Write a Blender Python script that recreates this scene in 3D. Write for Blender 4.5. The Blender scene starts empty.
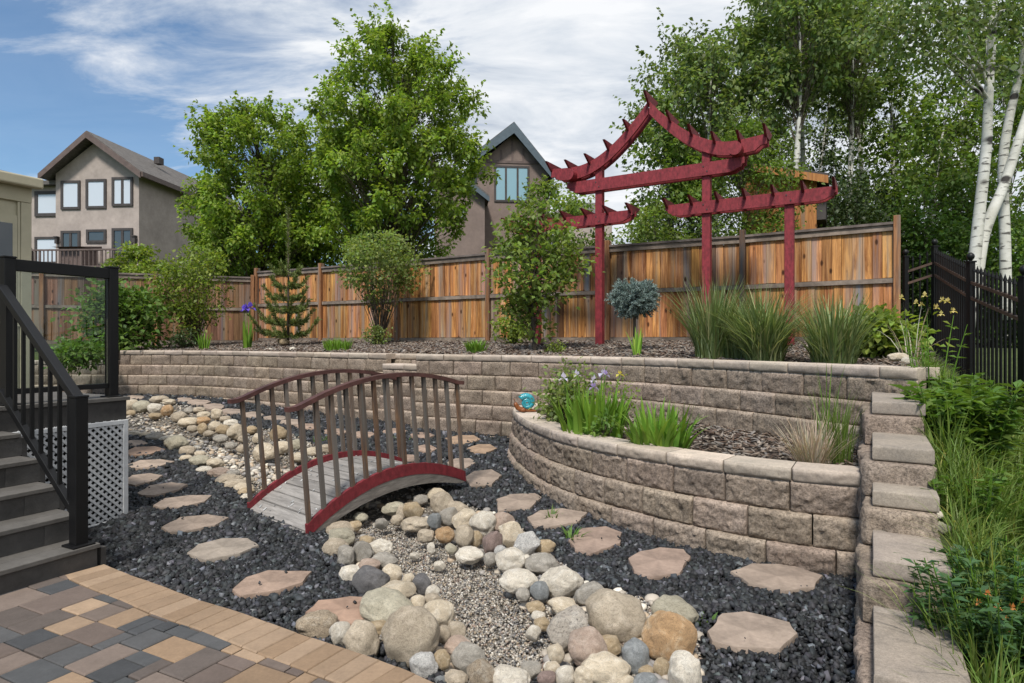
import bpy, math, random
import numpy as np
from mathutils import Vector, Matrix, noise
PI = math.pi
random.seed(7)
SC = bpy.context.scene
COL = SC.collection
F, HC, HY = 620.0, 1.4, 340.0          # focal length in pixels, eye height, horizon row

# ------------------------------------------------------------------ objects
def tag(o, label=None, cat=None, group=None, kind=None):
    if label: o['label'] = label
    if cat: o['category'] = cat
    if group: o['group'] = group
    if kind: o['kind'] = kind
    return o

def thing(name, label, cat, loc=(0, 0, 0), rz=0.0, group=None):
    o = bpy.data.objects.new(name, None)
    o.empty_display_size = .2
    COL.objects.link(o)
    o.location = loc
    o.rotation_euler = (0, 0, rz)
    return tag(o, label, cat, group)

def link(name, me, parent=None, keep=True):
    """Link a mesh; vertices are in world space, so undo the parent's transform."""
    o = bpy.data.objects.new(name, me)
    COL.objects.link(o)
    if parent is not None:
        o.parent = parent
    return o

def copy_tree(o, parent=None):
    c = o.copy()
    COL.objects.link(c)
    c.parent = parent
    for ch in o.children:
        copy_tree(ch, c)
    return c

def np_mesh(name, V, Fc, mats, cols=None, smooth=False, midx=None):
    """V: n x 3, Fc: m x k (all faces k-sided) or list of lists."""
    me = bpy.data.meshes.new(name)
    V = np.asarray(V, dtype=np.float32)
    if isinstance(Fc, np.ndarray):
        m, k = Fc.shape
        me.vertices.add(len(V)); me.vertices.foreach_set('co', V.ravel())
        me.loops.add(m * k); me.loops.foreach_set('vertex_index', Fc.astype(np.int32).ravel())
        me.polygons.add(m); me.polygons.foreach_set('loop_start', (np.arange(m) * k).astype(np.int32))
        me.update(calc_edges=True)
    else:
        me.from_pydata([tuple(v) for v in V], [], Fc)
    if not isinstance(mats, (list, tuple)): mats = [mats]
    for mt in mats: me.materials.append(mt)
    if midx is not None:
        me.polygons.foreach_set('material_index', np.asarray(midx, dtype=np.int32))
    if cols is not None:
        a = me.color_attributes.new('Col', 'FLOAT_COLOR', 'POINT')
        c = np.ones((len(V), 4), dtype=np.float32); c[:, :3] = np.asarray(cols)
        a.data.foreach_set('color', c.ravel())
    if smooth:
        me.polygons.foreach_set('use_smooth', np.ones(len(me.polygons), dtype=bool))
    me.update()
    return me

class MB:
    """Collects boxes, bars and tubes into one mesh."""
    def __init__(s): s.v, s.f, s.c = [], [], []
    def add(s, vs, fs, col=(1, 1, 1)):
        b = len(s.v)
        s.v += [tuple(v) for v in vs]
        s.f += [[b + i for i in f] for f in fs]
        s.c += [col] * len(vs)
    def hexa(s, p, col=(1, 1, 1)):
        """8 points: bottom ring 0-3, top ring 4-7."""
        s.add(p, [[3, 2, 1, 0], [4, 5, 6, 7], [0, 1, 5, 4], [1, 2, 6, 5], [2, 3, 7, 6], [3, 0, 4, 7]], col)
    def box(s, x0, x1, y0, y1, z0, z1, M=None, col=(1, 1, 1)):
        p = [Vector((x, y, z)) for z in (z0, z1) for x, y in ((x0, y0), (x1, y0), (x1, y1), (x0, y1))]
        if M is not None: p = [M @ q for q in p]
        s.hexa(p, col)
    def bar(s, a, b, w, h, up=(0, 0, 1), col=(1, 1, 1)):
        """Rectangular bar from a to b, width w sideways, height h along up."""
        a, b, up = Vector(a), Vector(b), Vector(up)
        d = (b - a).normalized()
        sd = d.cross(up).normalized() * (w / 2)
        u = sd.cross(d).normalized() * (h / 2)
        s.hexa([a - sd - u, a + sd - u, b + sd - u, b - sd - u, a - sd + u, a + sd + u, b + sd + u, b - sd + u], col)
    def prism(s, poly, d, col=(1, 1, 1)):
        """poly: list of Vectors (planar), extruded by vector d."""
        n = len(poly); d = Vector(d)
        v = [Vector(p) for p in poly] + [Vector(p) + d for p in poly]
        f = [list(range(n))[::-1], list(range(n, 2 * n))] + [[i, (i + 1) % n, n + (i + 1) % n, n + i] for i in range(n)]
        s.add(v, f, col)
    def tube(s, pts, rad, n=6, col=(1, 1, 1), cap=True):
        pts = [Vector(p) for p in pts]
        if not hasattr(rad, '__len__'): rad = [rad] * len(pts)
        vs, fs = [], []
        ref = Vector((0.31, 0.87, 0.38))
        for i, p in enumerate(pts):
            t = (pts[min(i + 1, len(pts) - 1)] - pts[max(i - 1, 0)])
            t = t.normalized() if t.length > 1e-9 else Vector((0, 0, 1))
            a = t.cross(ref)
            if a.length < .05: a = t.cross(Vector((1, 0, 0)))
            a.normalize(); b = t.cross(a)
            for k in range(n):
                an = 2 * PI * k / n
                vs.append(p + (a * math.cos(an) + b * math.sin(an)) * rad[i])
        for i in range(len(pts) - 1):
            for k in range(n):
                k2 = (k + 1) % n
                fs.append([i * n + k, i * n + k2, (i + 1) * n + k2, (i + 1) * n + k])
        if cap:
            fs.append(list(range(n))[::-1]); fs.append([(len(pts) - 1) * n + k for k in range(n)])
        s.add(vs, fs, col)
    def lathe(s, prof, n=16, M=None, col=(1, 1, 1)):
        vs, fs = [], []
        for r, z in prof:
            for k in range(n):
                v = Vector((r * math.cos(2 * PI * k / n), r * math.sin(2 * PI * k / n), z))
                vs.append(M @ v if M is not None else v)
        for i in range(len(prof) - 1):
            for k in range(n):
                k2 = (k + 1) % n
                fs.append([i * n + k, i * n + k2, (i + 1) * n + k2, (i + 1) * n + k])
        fs.append(list(range(n))[::-1]); fs.append([(len(prof) - 1) * n + k for k in range(n)])
        s.add(vs, fs, col)
    def build(s, name, mat, parent=None, smooth=False, bev=0):
        me = np_mesh(name, s.v, s.f, mat, cols=s.c, smooth=smooth)
        o = link(name, me, parent)
        if bev: bevel(o, bev)
        return o

def bevel(o, w, seg=2):
    m = o.modifiers.new('bevel', 'BEVEL'); m.width = w; m.segments = seg; m.limit_method = 'ANGLE'; m.angle_limit = math.radians(40)
    return o

def autosmooth(o, ang=35):
    me = o.data
    me.polygons.foreach_set('use_smooth', np.ones(len(me.polygons), dtype=bool))
    if hasattr(me, 'set_sharp_from_angle'): me.set_sharp_from_angle(angle=math.radians(ang))
    return o

# ------------------------------------------------------------------ materials
def newmat(name):
    m = bpy.data.materials.new(name); m.use_nodes = True
    nt = m.node_tree
    return m, nt, nt.nodes['Principled BSDF']

def N(nt, typ, **kw):
    n = nt.nodes.new(typ)
    for k, v in kw.items(): setattr(n, k, v)
    return n

def noise_n(nt, scale, detail=4, rough=.55, vec=None, dist=0):
    n = N(nt, 'ShaderNodeTexNoise')
    n.inputs['Scale'].default_value = scale; n.inputs['Detail'].default_value = detail
    n.inputs['Roughness'].default_value = rough; n.inputs['Distortion'].default_value = dist
    if vec is not None: nt.links.new(vec, n.inputs['Vector'])
    return n

def ramp(nt, fac, stops):
    r = N(nt, 'ShaderNodeValToRGB')
    e = r.color_ramp.elements
    while len(e) < len(stops): e.new(.5)
    for i, (p, c) in enumerate(stops):
        e[i].position = p
        e[i].color = (c[0], c[1], c[2], 1) if hasattr(c, '__len__') else (c, c, c, 1)
    nt.links.new(fac, r.inputs['Fac'])
    return r

def mixc(nt, fac, a, b, mode='MIX'):
    n = N(nt, 'ShaderNodeMix', data_type='RGBA', blend_type=mode)
    for sock, val in ((0, fac), (6, a), (7, b)):
        if hasattr(val, 'is_linked') or hasattr(val, 'links'):
            nt.links.new(val, n.inputs[sock])
        elif hasattr(val, '__len__'): n.inputs[sock].default_value = (val[0], val[1], val[2], 1)
        else: n.inputs[sock].default_value = val
    return n.outputs[2]

def bump(nt, bsdf, height, strength=.4, dist=.02):
    b = N(nt, 'ShaderNodeBump'); b.inputs['Strength'].default_value = strength; b.inputs['Distance'].default_value = dist
    nt.links.new(height, b.inputs['Height']); nt.links.new(b.outputs[0], bsdf.inputs['Normal'])

def objco(nt, scale=(1, 1, 1)):
    tc = N(nt, 'ShaderNodeTexCoord'); mp = N(nt, 'ShaderNodeMapping')
    mp.inputs['Scale'].default_value = scale
    nt.links.new(tc.outputs['Object'], mp.inputs['Vector'])
    return mp.outputs[0]

def mat_plain(name, col, rough=.6, var=.25, scale=8, stretch=(1, 1, 1), bmp=.15, bscale=None, attr=True, metal=0, dark=None, spec=.35):
    """Colour broken up by two noises, times the mesh's own per-piece tint."""
    m, nt, b = newmat(name)
    co = objco(nt, stretch)
    n1 = noise_n(nt, scale, 5, .6, co)
    n2 = noise_n(nt, scale * 5.3, 4, .6, co)
    lo = tuple(c * (1 - var) for c in col) if dark is None else dark
    hi = tuple(min(1, c * (1 + var)) for c in col)
    r = ramp(nt, n1.outputs['Fac'], [(.3, lo), (.7, hi)])
    r2 = ramp(nt, n2.outputs['Fac'], [(.3, 1 - var * .5), (.7, 1 + var * .4)])
    c = mixc(nt, 1.0, r.outputs[0], r2.outputs[0], 'MULTIPLY')
    if attr:
        at = N(nt, 'ShaderNodeVertexColor'); at.layer_name = 'Col'
        c = mixc(nt, 1.0, c, at.outputs['Color'], 'MULTIPLY')
    nt.links.new(c, b.inputs['Base Color'])
    b.inputs['Roughness'].default_value = rough; b.inputs['Metallic'].default_value = metal
    b.inputs['Specular IOR Level'].default_value = spec
    if bmp:
        n3 = noise_n(nt, bscale or scale * 6, 5, .6, co)
        bump(nt, b, n3.outputs['Fac'], bmp, .01)
    return m

def mat_wood(name, light, dark, grey, greyamt=.4, rough=.75, sc=(14, 14, .9), knots=True):
    """Weathered timber whose grain runs along the object's z; grey wear in long streaks."""
    m, nt, b = newmat(name)
    co = objco(nt, sc)
    at = N(nt, 'ShaderNodeVertexColor'); at.layer_name = 'Col'
    n1 = noise_n(nt, 1.6, 8, .72, co, .8)
    r1 = ramp(nt, n1.outputs['Fac'], [(.37, dark), (.51, tuple((a + b_) / 2 for a, b_ in zip(dark, light))), (.6, light)])
    n2 = noise_n(nt, .55, 4, .6, co)
    r2 = ramp(nt, n2.outputs['Fac'], [(.62 - greyamt * .35, 0), (.74 - greyamt * .2, 1)])
    c = mixc(nt, r2.outputs[0], r1.outputs[0], grey)
    if knots:
        co2 = objco(nt, (7, 7, 3.2))
        vo = N(nt, 'ShaderNodeTexVoronoi'); vo.inputs['Scale'].default_value = 1.0
        nt.links.new(co2, vo.inputs['Vector'])
        rk = ramp(nt, vo.outputs['Distance'], [(.10, 1), (.20, 0)])
        c = mixc(nt, rk.outputs[0], c, tuple(x * .35 for x in dark))
    c = mixc(nt, 1.0, c, at.outputs['Color'], 'MULTIPLY')
    nt.links.new(c, b.inputs['Base Color'])
    b.inputs['Roughness'].default_value = rough; b.inputs['Specular IOR Level'].default_value = .25
    bump(nt, b, n1.outputs['Fac'], .35, .006)
    return m

def mat_leaf(name, col, trans=.35, hue=.0):
    m, nt, b = newmat(name)
    nt.nodes.remove(b)
    at = N(nt, 'ShaderNodeVertexColor'); at.layer_name = 'Col'
    c = mixc(nt, 1.0, col, at.outputs['Color'], 'MULTIPLY')
    p = N(nt, 'ShaderNodeBsdfPrincipled'); p.inputs['Roughness'].default_value = .5; p.inputs['Specular IOR Level'].default_value = .3
    t = N(nt, 'ShaderNodeBsdfTranslucent')
    c2 = mixc(nt, 1.0, c, (1.25, 1.3, .6), 'MULTIPLY')
    nt.links.new(c, p.inputs['Base Color']); nt.links.new(c2, t.inputs['Color'])
    mx = N(nt, 'ShaderNodeMixShader'); mx.inputs[0].default_value = trans
    nt.links.new(p.outputs[0], mx.inputs[1]); nt.links.new(t.outputs[0], mx.inputs[2])
    nt.links.new(mx.outputs[0], nt.nodes['Material Output'].inputs['Surface'])
    return m

def mat_chip(name, rough=.7, spec=.4):
    m, nt, b = newmat(name)
    at = N(nt, 'ShaderNodeVertexColor'); at.layer_name = 'Col'
    nt.links.new(at.outputs['Color'], b.inputs['Base Color'])
    b.inputs['Roughness'].default_value = rough; b.inputs['Specular IOR Level'].default_value = spec
    return m

def mat_glass(name, tint=(.9, .95, .95), rough=0.0, refl=.12):
    """Thin pane: mostly clear, part mirror by angle."""
    m, nt, b = newmat(name)
    nt.nodes.remove(b)
    tr = N(nt, 'ShaderNodeBsdfTransparent'); tr.inputs[0].default_value = (*tint, 1)
    gl = N(nt, 'ShaderNodeBsdfGlossy'); gl.inputs['Roughness'].default_value = rough
    fr = N(nt, 'ShaderNodeFresnel'); fr.inputs[0].default_value = 1.3
    mx = N(nt, 'ShaderNodeMixShader')
    nt.links.new(fr.outputs[0], mx.inputs[0]); nt.links.new(tr.outputs[0], mx.inputs[1]); nt.links.new(gl.outputs[0], mx.inputs[2])
    nt.links.new(mx.outputs[0], nt.nodes['Material Output'].inputs['Surface'])
    return m

def mat_window(name, col=(.25, .3, .34), rough=.08):
    m, nt, b = newmat(name)
    b.inputs['Base Color'].default_value = (*col, 1); b.inputs['Roughness'].default_value = rough
    b.inputs['Specular IOR Level'].default_value = .9
    return m

def mat_rock(name, c1, c2, spot, spotamt=.35, vein=None, rough=.6, sc=6):
    m, nt, b = newmat(name)
    tc = N(nt, 'ShaderNodeTexCoord'); oi = N(nt, 'ShaderNodeObjectInfo')
    ad = N(nt, 'ShaderNodeVectorMath', operation='ADD')
    ml = N(nt, 'ShaderNodeVectorMath', operation='SCALE'); ml.inputs['Scale'].default_value = 40
    cb = N(nt, 'ShaderNodeCombineXYZ')
    for i in range(3): nt.links.new(oi.outputs['Random'], cb.inputs[i])
    nt.links.new(cb.outputs[0], ml.inputs[0]); nt.links.new(ml.outputs[0], ad.inputs[0]); nt.links.new(tc.outputs['Object'], ad.inputs[1])
    v = ad.outputs[0]
    n1 = noise_n(nt, sc * .32, 5, .6, v, .8)
    c = ramp(nt, n1.outputs['Fac'], [(.3, tuple(k * .9 for k in c1)), (.48, c1), (.66, c2)]).outputs[0]
    n2 = noise_n(nt, sc * 1.6, 6, .7, v)
    f2 = ramp(nt, n2.outputs['Fac'], [(.52, 0), (.70, min(1, spotamt * 1.4))])
    c = mixc(nt, f2.outputs[0], c, spot)
    n4 = noise_n(nt, sc * 6, 4, .75, v)
    f4 = ramp(nt, n4.outputs['Fac'], [(.30, .72), (.43, 1.05), (.7, 1.25)])
    n7 = noise_n(nt, sc * .45, 6, .65, v, 1.6)
    f7 = ramp(nt, n7.outputs['Fac'], [(.475, 1), (.495, .5), (.51, 1)])
    c = mixc(nt, 1.0, c, f7.outputs[0], 'MULTIPLY')
    c = mixc(nt, 1.0, c, f4.outputs[0], 'MULTIPLY')
    f5 = ramp(nt, oi.outputs['Random'], [(0, .92), (1, 1.16)])
    c = mixc(nt, 1.0, c, f5.outputs[0], 'MULTIPLY')
    if vein:
        n5 = noise_n(nt, sc * .5, 5, .6, v, 2.5)
        f6 = ramp(nt, n5.outputs['Fac'], [(.47, 0), (.5, .8), (.53, 0)])
        c = mixc(nt, f6.outputs[0], c, vein)
    nt.links.new(c, b.inputs['Base Color'])
    b.inputs['Roughness'].default_value = rough; b.inputs['Specular IOR Level'].default_value = .3
    hh = N(nt, 'ShaderNodeMath', operation='ADD'); nt.links.new(n4.outputs['Fac'], hh.inputs[0]); nt.links.new(n7.outputs['Fac'], hh.inputs[1])
    bump(nt, b, hh.outputs[0], .6, .07)
    return m

# ------------------------------------------------------------------ geometry of the site
def softplus(v, k=1.2): return np.log1p(np.exp(np.clip(v * k, -40, 40))) / k
def sstep(x, a, b):
    t = np.clip((x - a) / (b - a), 0, 1); return t * t * (3 - 2 * t)

def catmull(P, n=12):
    P = [np.array(p, float) for p in P]
    Q = [2 * P[0] - P[1]] + P + [2 * P[-1] - P[-2]]
    out = []
    for i in range(1, len(Q) - 2):
        a, b, c, d = Q[i - 1], Q[i], Q[i + 1], Q[i + 2]
        for k in range(n):
            t = k / n
            out.append(.5 * (2 * b + (c - a) * t + (2 * a - 5 * b + 4 * c - d) * t * t + (3 * b - a - 3 * c + d) * t ** 3))
    out.append(P[-1])
    return np.array(out)

def inpoly(x, y, poly):
    x = np.asarray(x); y = np.asarray(y)
    r = np.zeros(x.shape, bool)
    j = len(poly) - 1
    for i in range(len(poly)):
        xi, yi = poly[i]; xj, yj = poly[j]
        if yi != yj:
            c = ((yi > y) != (yj > y)) & (x < (xj - xi) * (y - yi) / (yj - yi) + xi)
            r ^= c
        j = i
    return r

def polydist(x, y, line):
    d = np.full(np.shape(x), 1e9)
    for (ax, ay), (bx, by) in zip(line[:-1], line[1:]):
        ux, uy = bx - ax, by - ay
        t = np.clip(((x - ax) * ux + (y - ay) * uy) / (ux * ux + uy * uy + 1e-12), 0, 1)
        d = np.minimum(d, np.hypot(x - ax - t * ux, y - ay - t * uy))
    return d

def g_low(x, y):
    """The lower yard's grade: nearly flat by the patio, rising away to the back."""
    return -.08 + .055 * softplus(np.asarray(y, float) - 5.2)

def G(px, py, off=0.0):
    """Where the sight line of a picture point meets the lower yard (plus off)."""
    z = off
    for _ in range(30):
        D = (HC - z) * F / (py - HY)
        z = float(g_low(0, D)) + off
    return ((px - 512) / F * D, D, z)

FWL = catmull([(-7.84, 12.4), (-6.8, 12.33), (-5.65, 11.95), (-3.8, 10.8), (-1.94, 9.6)], 10)      # far wall, left stretch
FWM = catmull([(-1.40, 9.05), (-.165, 8.5), (.62, 8.02), (1.54, 7.2)], 10)                          # middle stretch
FWR = catmull([(1.54, 7.2), (2.0, 6.55), (2.42, 5.85), (2.80, 5.1), (3.03, 4.62)], 8)               # right stretch
FWX = np.array([(-13.5, 11.7), (-10.5, 12.35), (-9.0, 12.5), (-7.9, 12.42)])                        # low stretch, far left
PLN = catmull([(.45, 8.3), (.16, 8.0), (.03, 7.55), (.054, 7.05), (.19, 6.32), (.393, 5.68), (.646, 5.2), (.897, 4.86), (1.196, 4.53), (1.5, 4.26), (1.84, 4.02), (2.19, 3.855)], 8)
RCL = [(-2.0, 9.62), (-1.7, 9.42), (-1.36, 9.22)]
LOWER = [tuple(p) for p in FWX] + [tuple(p) for p in FWL] + RCL + [tuple(p) for p in FWM] + [tuple(p) for p in FWR] + [(2.70, 4.70), (1.0, 1.73), (.6, -4), (-16, -4)]
PLPOLY = [tuple(p) for p in PLN] + [(2.9, 5.0), (2.42, 5.85), (1.54, 7.2), (.62, 8.02)]
FN0, FN1 = np.array((5.87, 9.45)), np.array((-4.70, 15.33))
def d_fence(x, y): return (5.87 - x) * .486 + (9.45 - y) * .8736
def z_bed(x, y):
    return np.clip(1.37 - .055 * np.maximum(d_fence(x, y), 0), 1.10, 1.4) - .03 * sstep(-np.asarray(x, float), 7, 10)
def z_right(x, y):
    s = .5 * x + .866 * y; q = .866 * x - .5 * y
    wz = np.minimum(.10 + .329 * (s - 2.886), 1.08)
    wz = np.where(s > 6.5, np.minimum(1.08 + .03 * (s - 6.5), 1.2), wz)
    fz = .5 + .217 * (s - 7.51)
    fz = np.clip(fz, -1.2, 1.3)
    return wz + (fz - wz) * sstep(q, .25, 1.25)
def z_planter(x, y):
    return .47 + .05 * sstep(polydist(x, y, [tuple(p) for p in PLN]), .2, 1.2)
def height(x, y):
    x = np.asarray(x, float); y = np.asarray(y, float)
    q = .866 * x - .5 * y; s = .5 * x + .866 * y
    z = z_bed(x, y)
    rt = (q > .12) & ((s < 5.6) | (q > .35))
    blend = sstep(q, .3, .7)
    z = np.where((q > .3) & (s >= 5.6), z + (z_right(x, y) - z) * blend, z)
    z = np.where(rt & (s < 5.6), z_right(x, y), z)
    low = inpoly(x, y, LOWER)
    z = np.where(low, g_low(x, y), z)
    pl = inpoly(x, y, PLPOLY)
    z = np.where(pl, z_planter(x, y), z)
    wl = [[tuple(p) for p in L] for L in (FWX, FWL, FWM, FWR)]
    dw = np.minimum.reduce([polydist(x, y, L) for L in wl])
    z = np.where(~low & (dw < .16) & ~pl, g_low(x, y), z)
    z = np.where(~low & (polydist(x, y, RCL) < .36), g_low(x, y), z)
    z = np.where(pl & (polydist(x, y, [tuple(p) for p in PLN]) < .15), g_low(x, y), z)
    z = np.where((q > -.02) & (q < .15) & (s < 5.6), g_low(x, y), z)
    return z

# dry creek: outline of the pebble floor with its two rocky banks (picture rows traced onto the grade)
CRL = [(520, 700), (470, 690), (425, 660), (380, 640), (360, 612), (372, 590), (345, 560), (330, 540), (318, 515), (262, 500), (243, 492), (222, 477), (200, 467), (183, 452), (163, 440), (125, 433), (100, 432)]
CRR = [(100, 405), (125, 402), (165, 402), (200, 408), (225, 413), (245, 427), (285, 430), (310, 442), (330, 452), (390, 480), (435, 490), (455, 500), (500, 515), (532, 535), (552, 555), (580, 580), (612, 590), (690, 610), (700, 640), (702, 690), (690, 705)]
CREEK = [G(a, b)[:2] for a, b in CRL + CRR]
INL = [(505, 690), (478, 640), (452, 610), (424, 585), (402, 560), (388, 535), (355, 515), (300, 490), (250, 473), (215, 457), (190, 444), (165, 434), (110, 428)]
INR = [(110, 414), (160, 420), (190, 430), (212, 440), (240, 452), (275, 461), (330, 475), (395, 505), (425, 526), (455, 555), (500, 572), (525, 605), (545, 640), (560, 690)]
FLOOR = [G(a, b)[:2] for a, b in INL + INR]
CLINE = [((a[0] + b[0]) / 2, (a[1] + b[1]) / 2) for a, b in zip([G(*p)[:2] for p in INL], [G(*p)[:2] for p in INR[::-1]] + [G(*INR[0])[:2]])]
def z_yard(x, y):
    z = height(x, y)
    d = polydist(np.asarray(x, float), np.asarray(y, float), CLINE)
    return z - .07 * (1 - sstep(d, .15, .6)) * inpoly(x, y, CREEK)

# flagstones: picture outlines on the grade
def hexa(cx, cy, w, h, seed, n=7):
    r_ = random.Random(seed); out = []
    for i in range(n):
        a = 2 * PI * (i + r_.uniform(-.25, .25)) / n
        out.append((cx + w / 2 * math.cos(a) * r_.uniform(.9, 1.08), cy - h / 2 * math.sin(a) * r_.uniform(.9, 1.05)))
    return out
BIG = [
 ([(232, 589), (246, 577), (268, 570), (312, 571), (303, 582), (278, 590), (240, 596)], 'reddish stepping stone by the tan border, nearest whole one on the left path'),
 ([(186, 553), (198, 544), (222, 538), (248, 538), (259, 545), (240, 553), (205, 560)], 'grey-tan stepping stone just beyond the nearest one of the left path'),
 ([(161, 527), (180, 517), (208, 514), (229, 517), (215, 525), (185, 531), (168, 532)], 'third stepping stone from the patio on the left path'),
 ([(153, 505), (165, 498), (190, 495), (212, 495), (205, 501), (180, 507), (160, 508)], 'fourth stepping stone from the patio on the left path'),
 ([(137, 493), (150, 485), (172, 482), (188, 484), (180, 489), (155, 495), (142, 495)], 'fifth stepping stone from the patio on the left path'),
 ([(121, 483), (132, 475), (150, 473), (163, 475), (155, 480), (135, 485)], 'sixth stepping stone from the patio, just right of the lattice'),
 ([(125, 465), (140, 460), (160, 459), (175, 461), (160, 466), (135, 468)], 'pale stepping stone beside the big cream boulder of the upper creek'),
 ([(124, 452), (135, 447), (155, 446), (166, 449), (150, 454), (130, 455)], 'rusty stepping stone just right of the top of the lattice'),
 ([(122, 444), (130, 440), (142, 440), (148, 443), (135, 446)], 'small far stepping stone level with the lattice top'),
 ([(305, 612), (318, 600), (350, 596), (384, 596), (380, 612), (352, 624), (325, 624)], 'rust-red stepping stone half hidden under the near left boulders'),
 ([(628, 558), (640, 551), (660, 547), (684, 549), (691, 556), (680, 573), (650, 577), (634, 571)], 'pink stepping stone between the big tan boulder and the planter wall'),
 ([(730, 571), (752, 563), (790, 564), (823, 575), (815, 587), (785, 591), (748, 583)], 'broad stepping stone close under the right end of the planter wall'),
 ([(707, 631), (722, 613), (745, 611), (790, 622), (798, 633), (780, 649), (735, 647), (712, 641)], 'large stepping stone right of the orange boulder, nearest on the right path'),
 ([(568, 540), (582, 528), (606, 526), (622, 532), (620, 543), (590, 554), (575, 549)], 'pinkish stepping stone with weeds on its left edge'),
 ([(527, 517), (540, 510), (562, 508), (588, 512), (578, 522), (548, 527), (532, 524)], 'tan stepping stone with thin weeds in front, left of the curved wall'),
 ([(496, 499), (510, 494), (535, 493), (542, 497), (530, 508), (498, 511)], 'flat stepping stone right of the pink and cream river rocks'),
 ([(464, 477), (474, 471), (492, 469), (502, 475), (492, 484), (470, 486)], 'stepping stone just right of the bridge foot'),
 ([(467, 448), (478, 444), (490, 444), (497, 448), (486, 453), (472, 452)], 'orange stepping stone, nearer of two by the far wall right of the bridge'),
 ([(445, 438), (458, 435), (474, 435), (481, 439), (470, 443), (452, 443)], 'orange stepping stone closest to the far wall right of the bridge'),
 ([(447, 462), (456, 458), (470, 458), (476, 462), (466, 468), (450, 467)], 'stepping stone half hidden behind the right end of the bridge railing'),
]
SMALL = [(135, 397, 19, 4), (184.5, 399.5, 18, 5), (198, 402, 25, 6), (214, 406, 24, 6), (232, 411, 24, 6), (252, 414.5, 25, 6), (275, 417.5, 26, 5), (292, 421.5, 26, 6), (308, 426, 26, 6), (335, 431, 26, 6), (362, 434, 26, 6), (395, 431, 26, 6), (422, 435, 25, 6), (425, 448, 25, 7), (408, 458, 24, 8)]

FLAGS = [[G(a, b, .02)[:2] for a, b in poly] for poly, _ in BIG] + [[G(a, b, .02)[:2] for a, b in hexa(x, y, w, h, k)] for k, (x, y, w, h) in enumerate(SMALL)]
def onflag(x, y):
    r = np.zeros(np.shape(x), bool)
    for f in FLAGS:
        c = np.mean(f, 0); r |= inpoly(x, y, [tuple(c + (np.array(p) - c) * .97) for p in f])
    return r
# ------------------------------------------------------------------ camera, sun, sky
cam = bpy.data.cameras.new('camera'); camo = bpy.data.objects.new('camera', cam); COL.objects.link(camo)
camo.location = (0, 0, HC); camo.rotation_euler = (PI / 2, 0, 0)
cam.sensor_width = 36; cam.lens = F / 1024 * 36; cam.shift_y = -1.5 / 1024
cam.clip_end = 2000; cam.clip_start = .05
SC.camera = camo
SUN_EL, SUN_AZ = math.radians(54), math.radians(-163)       # azimuth from +Y towards +X: behind the viewer's left shoulder
sd = Vector((math.sin(SUN_AZ) * math.cos(SUN_EL), math.cos(SUN_AZ) * math.cos(SUN_EL), math.sin(SUN_EL)))
sl = bpy.data.lights.new('sun', 'SUN'); sl.energy = 2.5; sl.angle = math.radians(9); sl.color = (1, .95, .87)
so = bpy.data.objects.new('sun', sl); COL.objects.link(so); so.rotation_euler = sd.to_track_quat('Z', 'Y').to_euler()
w = bpy.data.worlds.new('World'); SC.world = w; w.use_nodes = True
nt = w.node_tree; bg = nt.nodes['Background']; bg.inputs[1].default_value = .1
sky = N(nt, 'ShaderNodeTexSky'); sky.sky_type = 'NISHITA'; sky.sun_disc = False
sky.sun_elevation = SUN_EL; sky.sun_rotation = SUN_AZ; sky.air_density = 1.0; sky.dust_density = .6; sky.ozone_density = 1.6
tc = N(nt, 'ShaderNodeTexCoord'); sx = N(nt, 'ShaderNodeSeparateXYZ'); nt.links.new(tc.outputs['Generated'], sx.inputs[0])
def mth(op, a, b=None):
    n = N(nt, 'ShaderNodeMath', operation=op)
    for i, v in enumerate((a, b)):
        if v is None: continue
        if hasattr(v, 'links'): nt.links.new(v, n.inputs[i])
        else: n.inputs[i].default_value = v
    return n.outputs[0]
zz = mth('ADD', mth('MAXIMUM', sx.outputs[2], 0.0), .16)
cb = N(nt, 'ShaderNodeCombineXYZ')
nt.links.new(mth('DIVIDE', sx.outputs[0], zz), cb.inputs[0]); nt.links.new(mth('DIVIDE', sx.outputs[1], zz), cb.inputs[1])
mp = N(nt, 'ShaderNodeMapping'); mp.inputs['Location'].default_value = (3.1, 1.7, 0); mp.inputs['Rotation'].default_value = (0, 0, .35); mp.inputs['Scale'].default_value = (.75, 1.5, 1)
nt.links.new(cb.outputs[0], mp.inputs[0])
c1 = noise_n(nt, .7, 9, .56, mp.outputs[0], .25)
c2 = noise_n(nt, 2.6, 9, .62, mp.outputs[0], .4)
# cover grows from the far left, where blue shows, to the right
side = mth('MULTIPLY', mth('ADD', mth('DIVIDE', sx.outputs[0], 1.0), .35), .30)
cov = mth('ADD', mth('ADD', mth('MULTIPLY', c1.outputs['Fac'], .55), mth('MULTIPLY', c2.outputs['Fac'], .5)), side)
r = ramp(nt, cov, [(.47, .10), (.62, 1)])
tone = ramp(nt, c2.outputs['Fac'], [(.30, (2.9, 3.25, 3.8)), (.47, (4.2, 4.5, 4.9)), (.64, (5.5, 5.6, 5.75))])
skyc = mixc(nt, 1.0, sky.outputs[0], (.54, .71, .80), 'MULTIPLY')
nt.links.new(mixc(nt, r.outputs[0], skyc, tone.outputs[0]), bg.inputs[0])
SC.view_settings.view_transform = 'Standard'; SC.view_settings.look = 'None'; SC.view_settings.gamma = 1
SC.view_settings.exposure = 0.80
SC.view_settings.use_curve_mapping = False
SC.cycles.max_bounces = 8; SC.cycles.transparent_max_bounces = 24
SC.cycles.caustics_reflective = False; SC.cycles.caustics_refractive = False
SC.cycles.use_denoising = True

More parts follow.
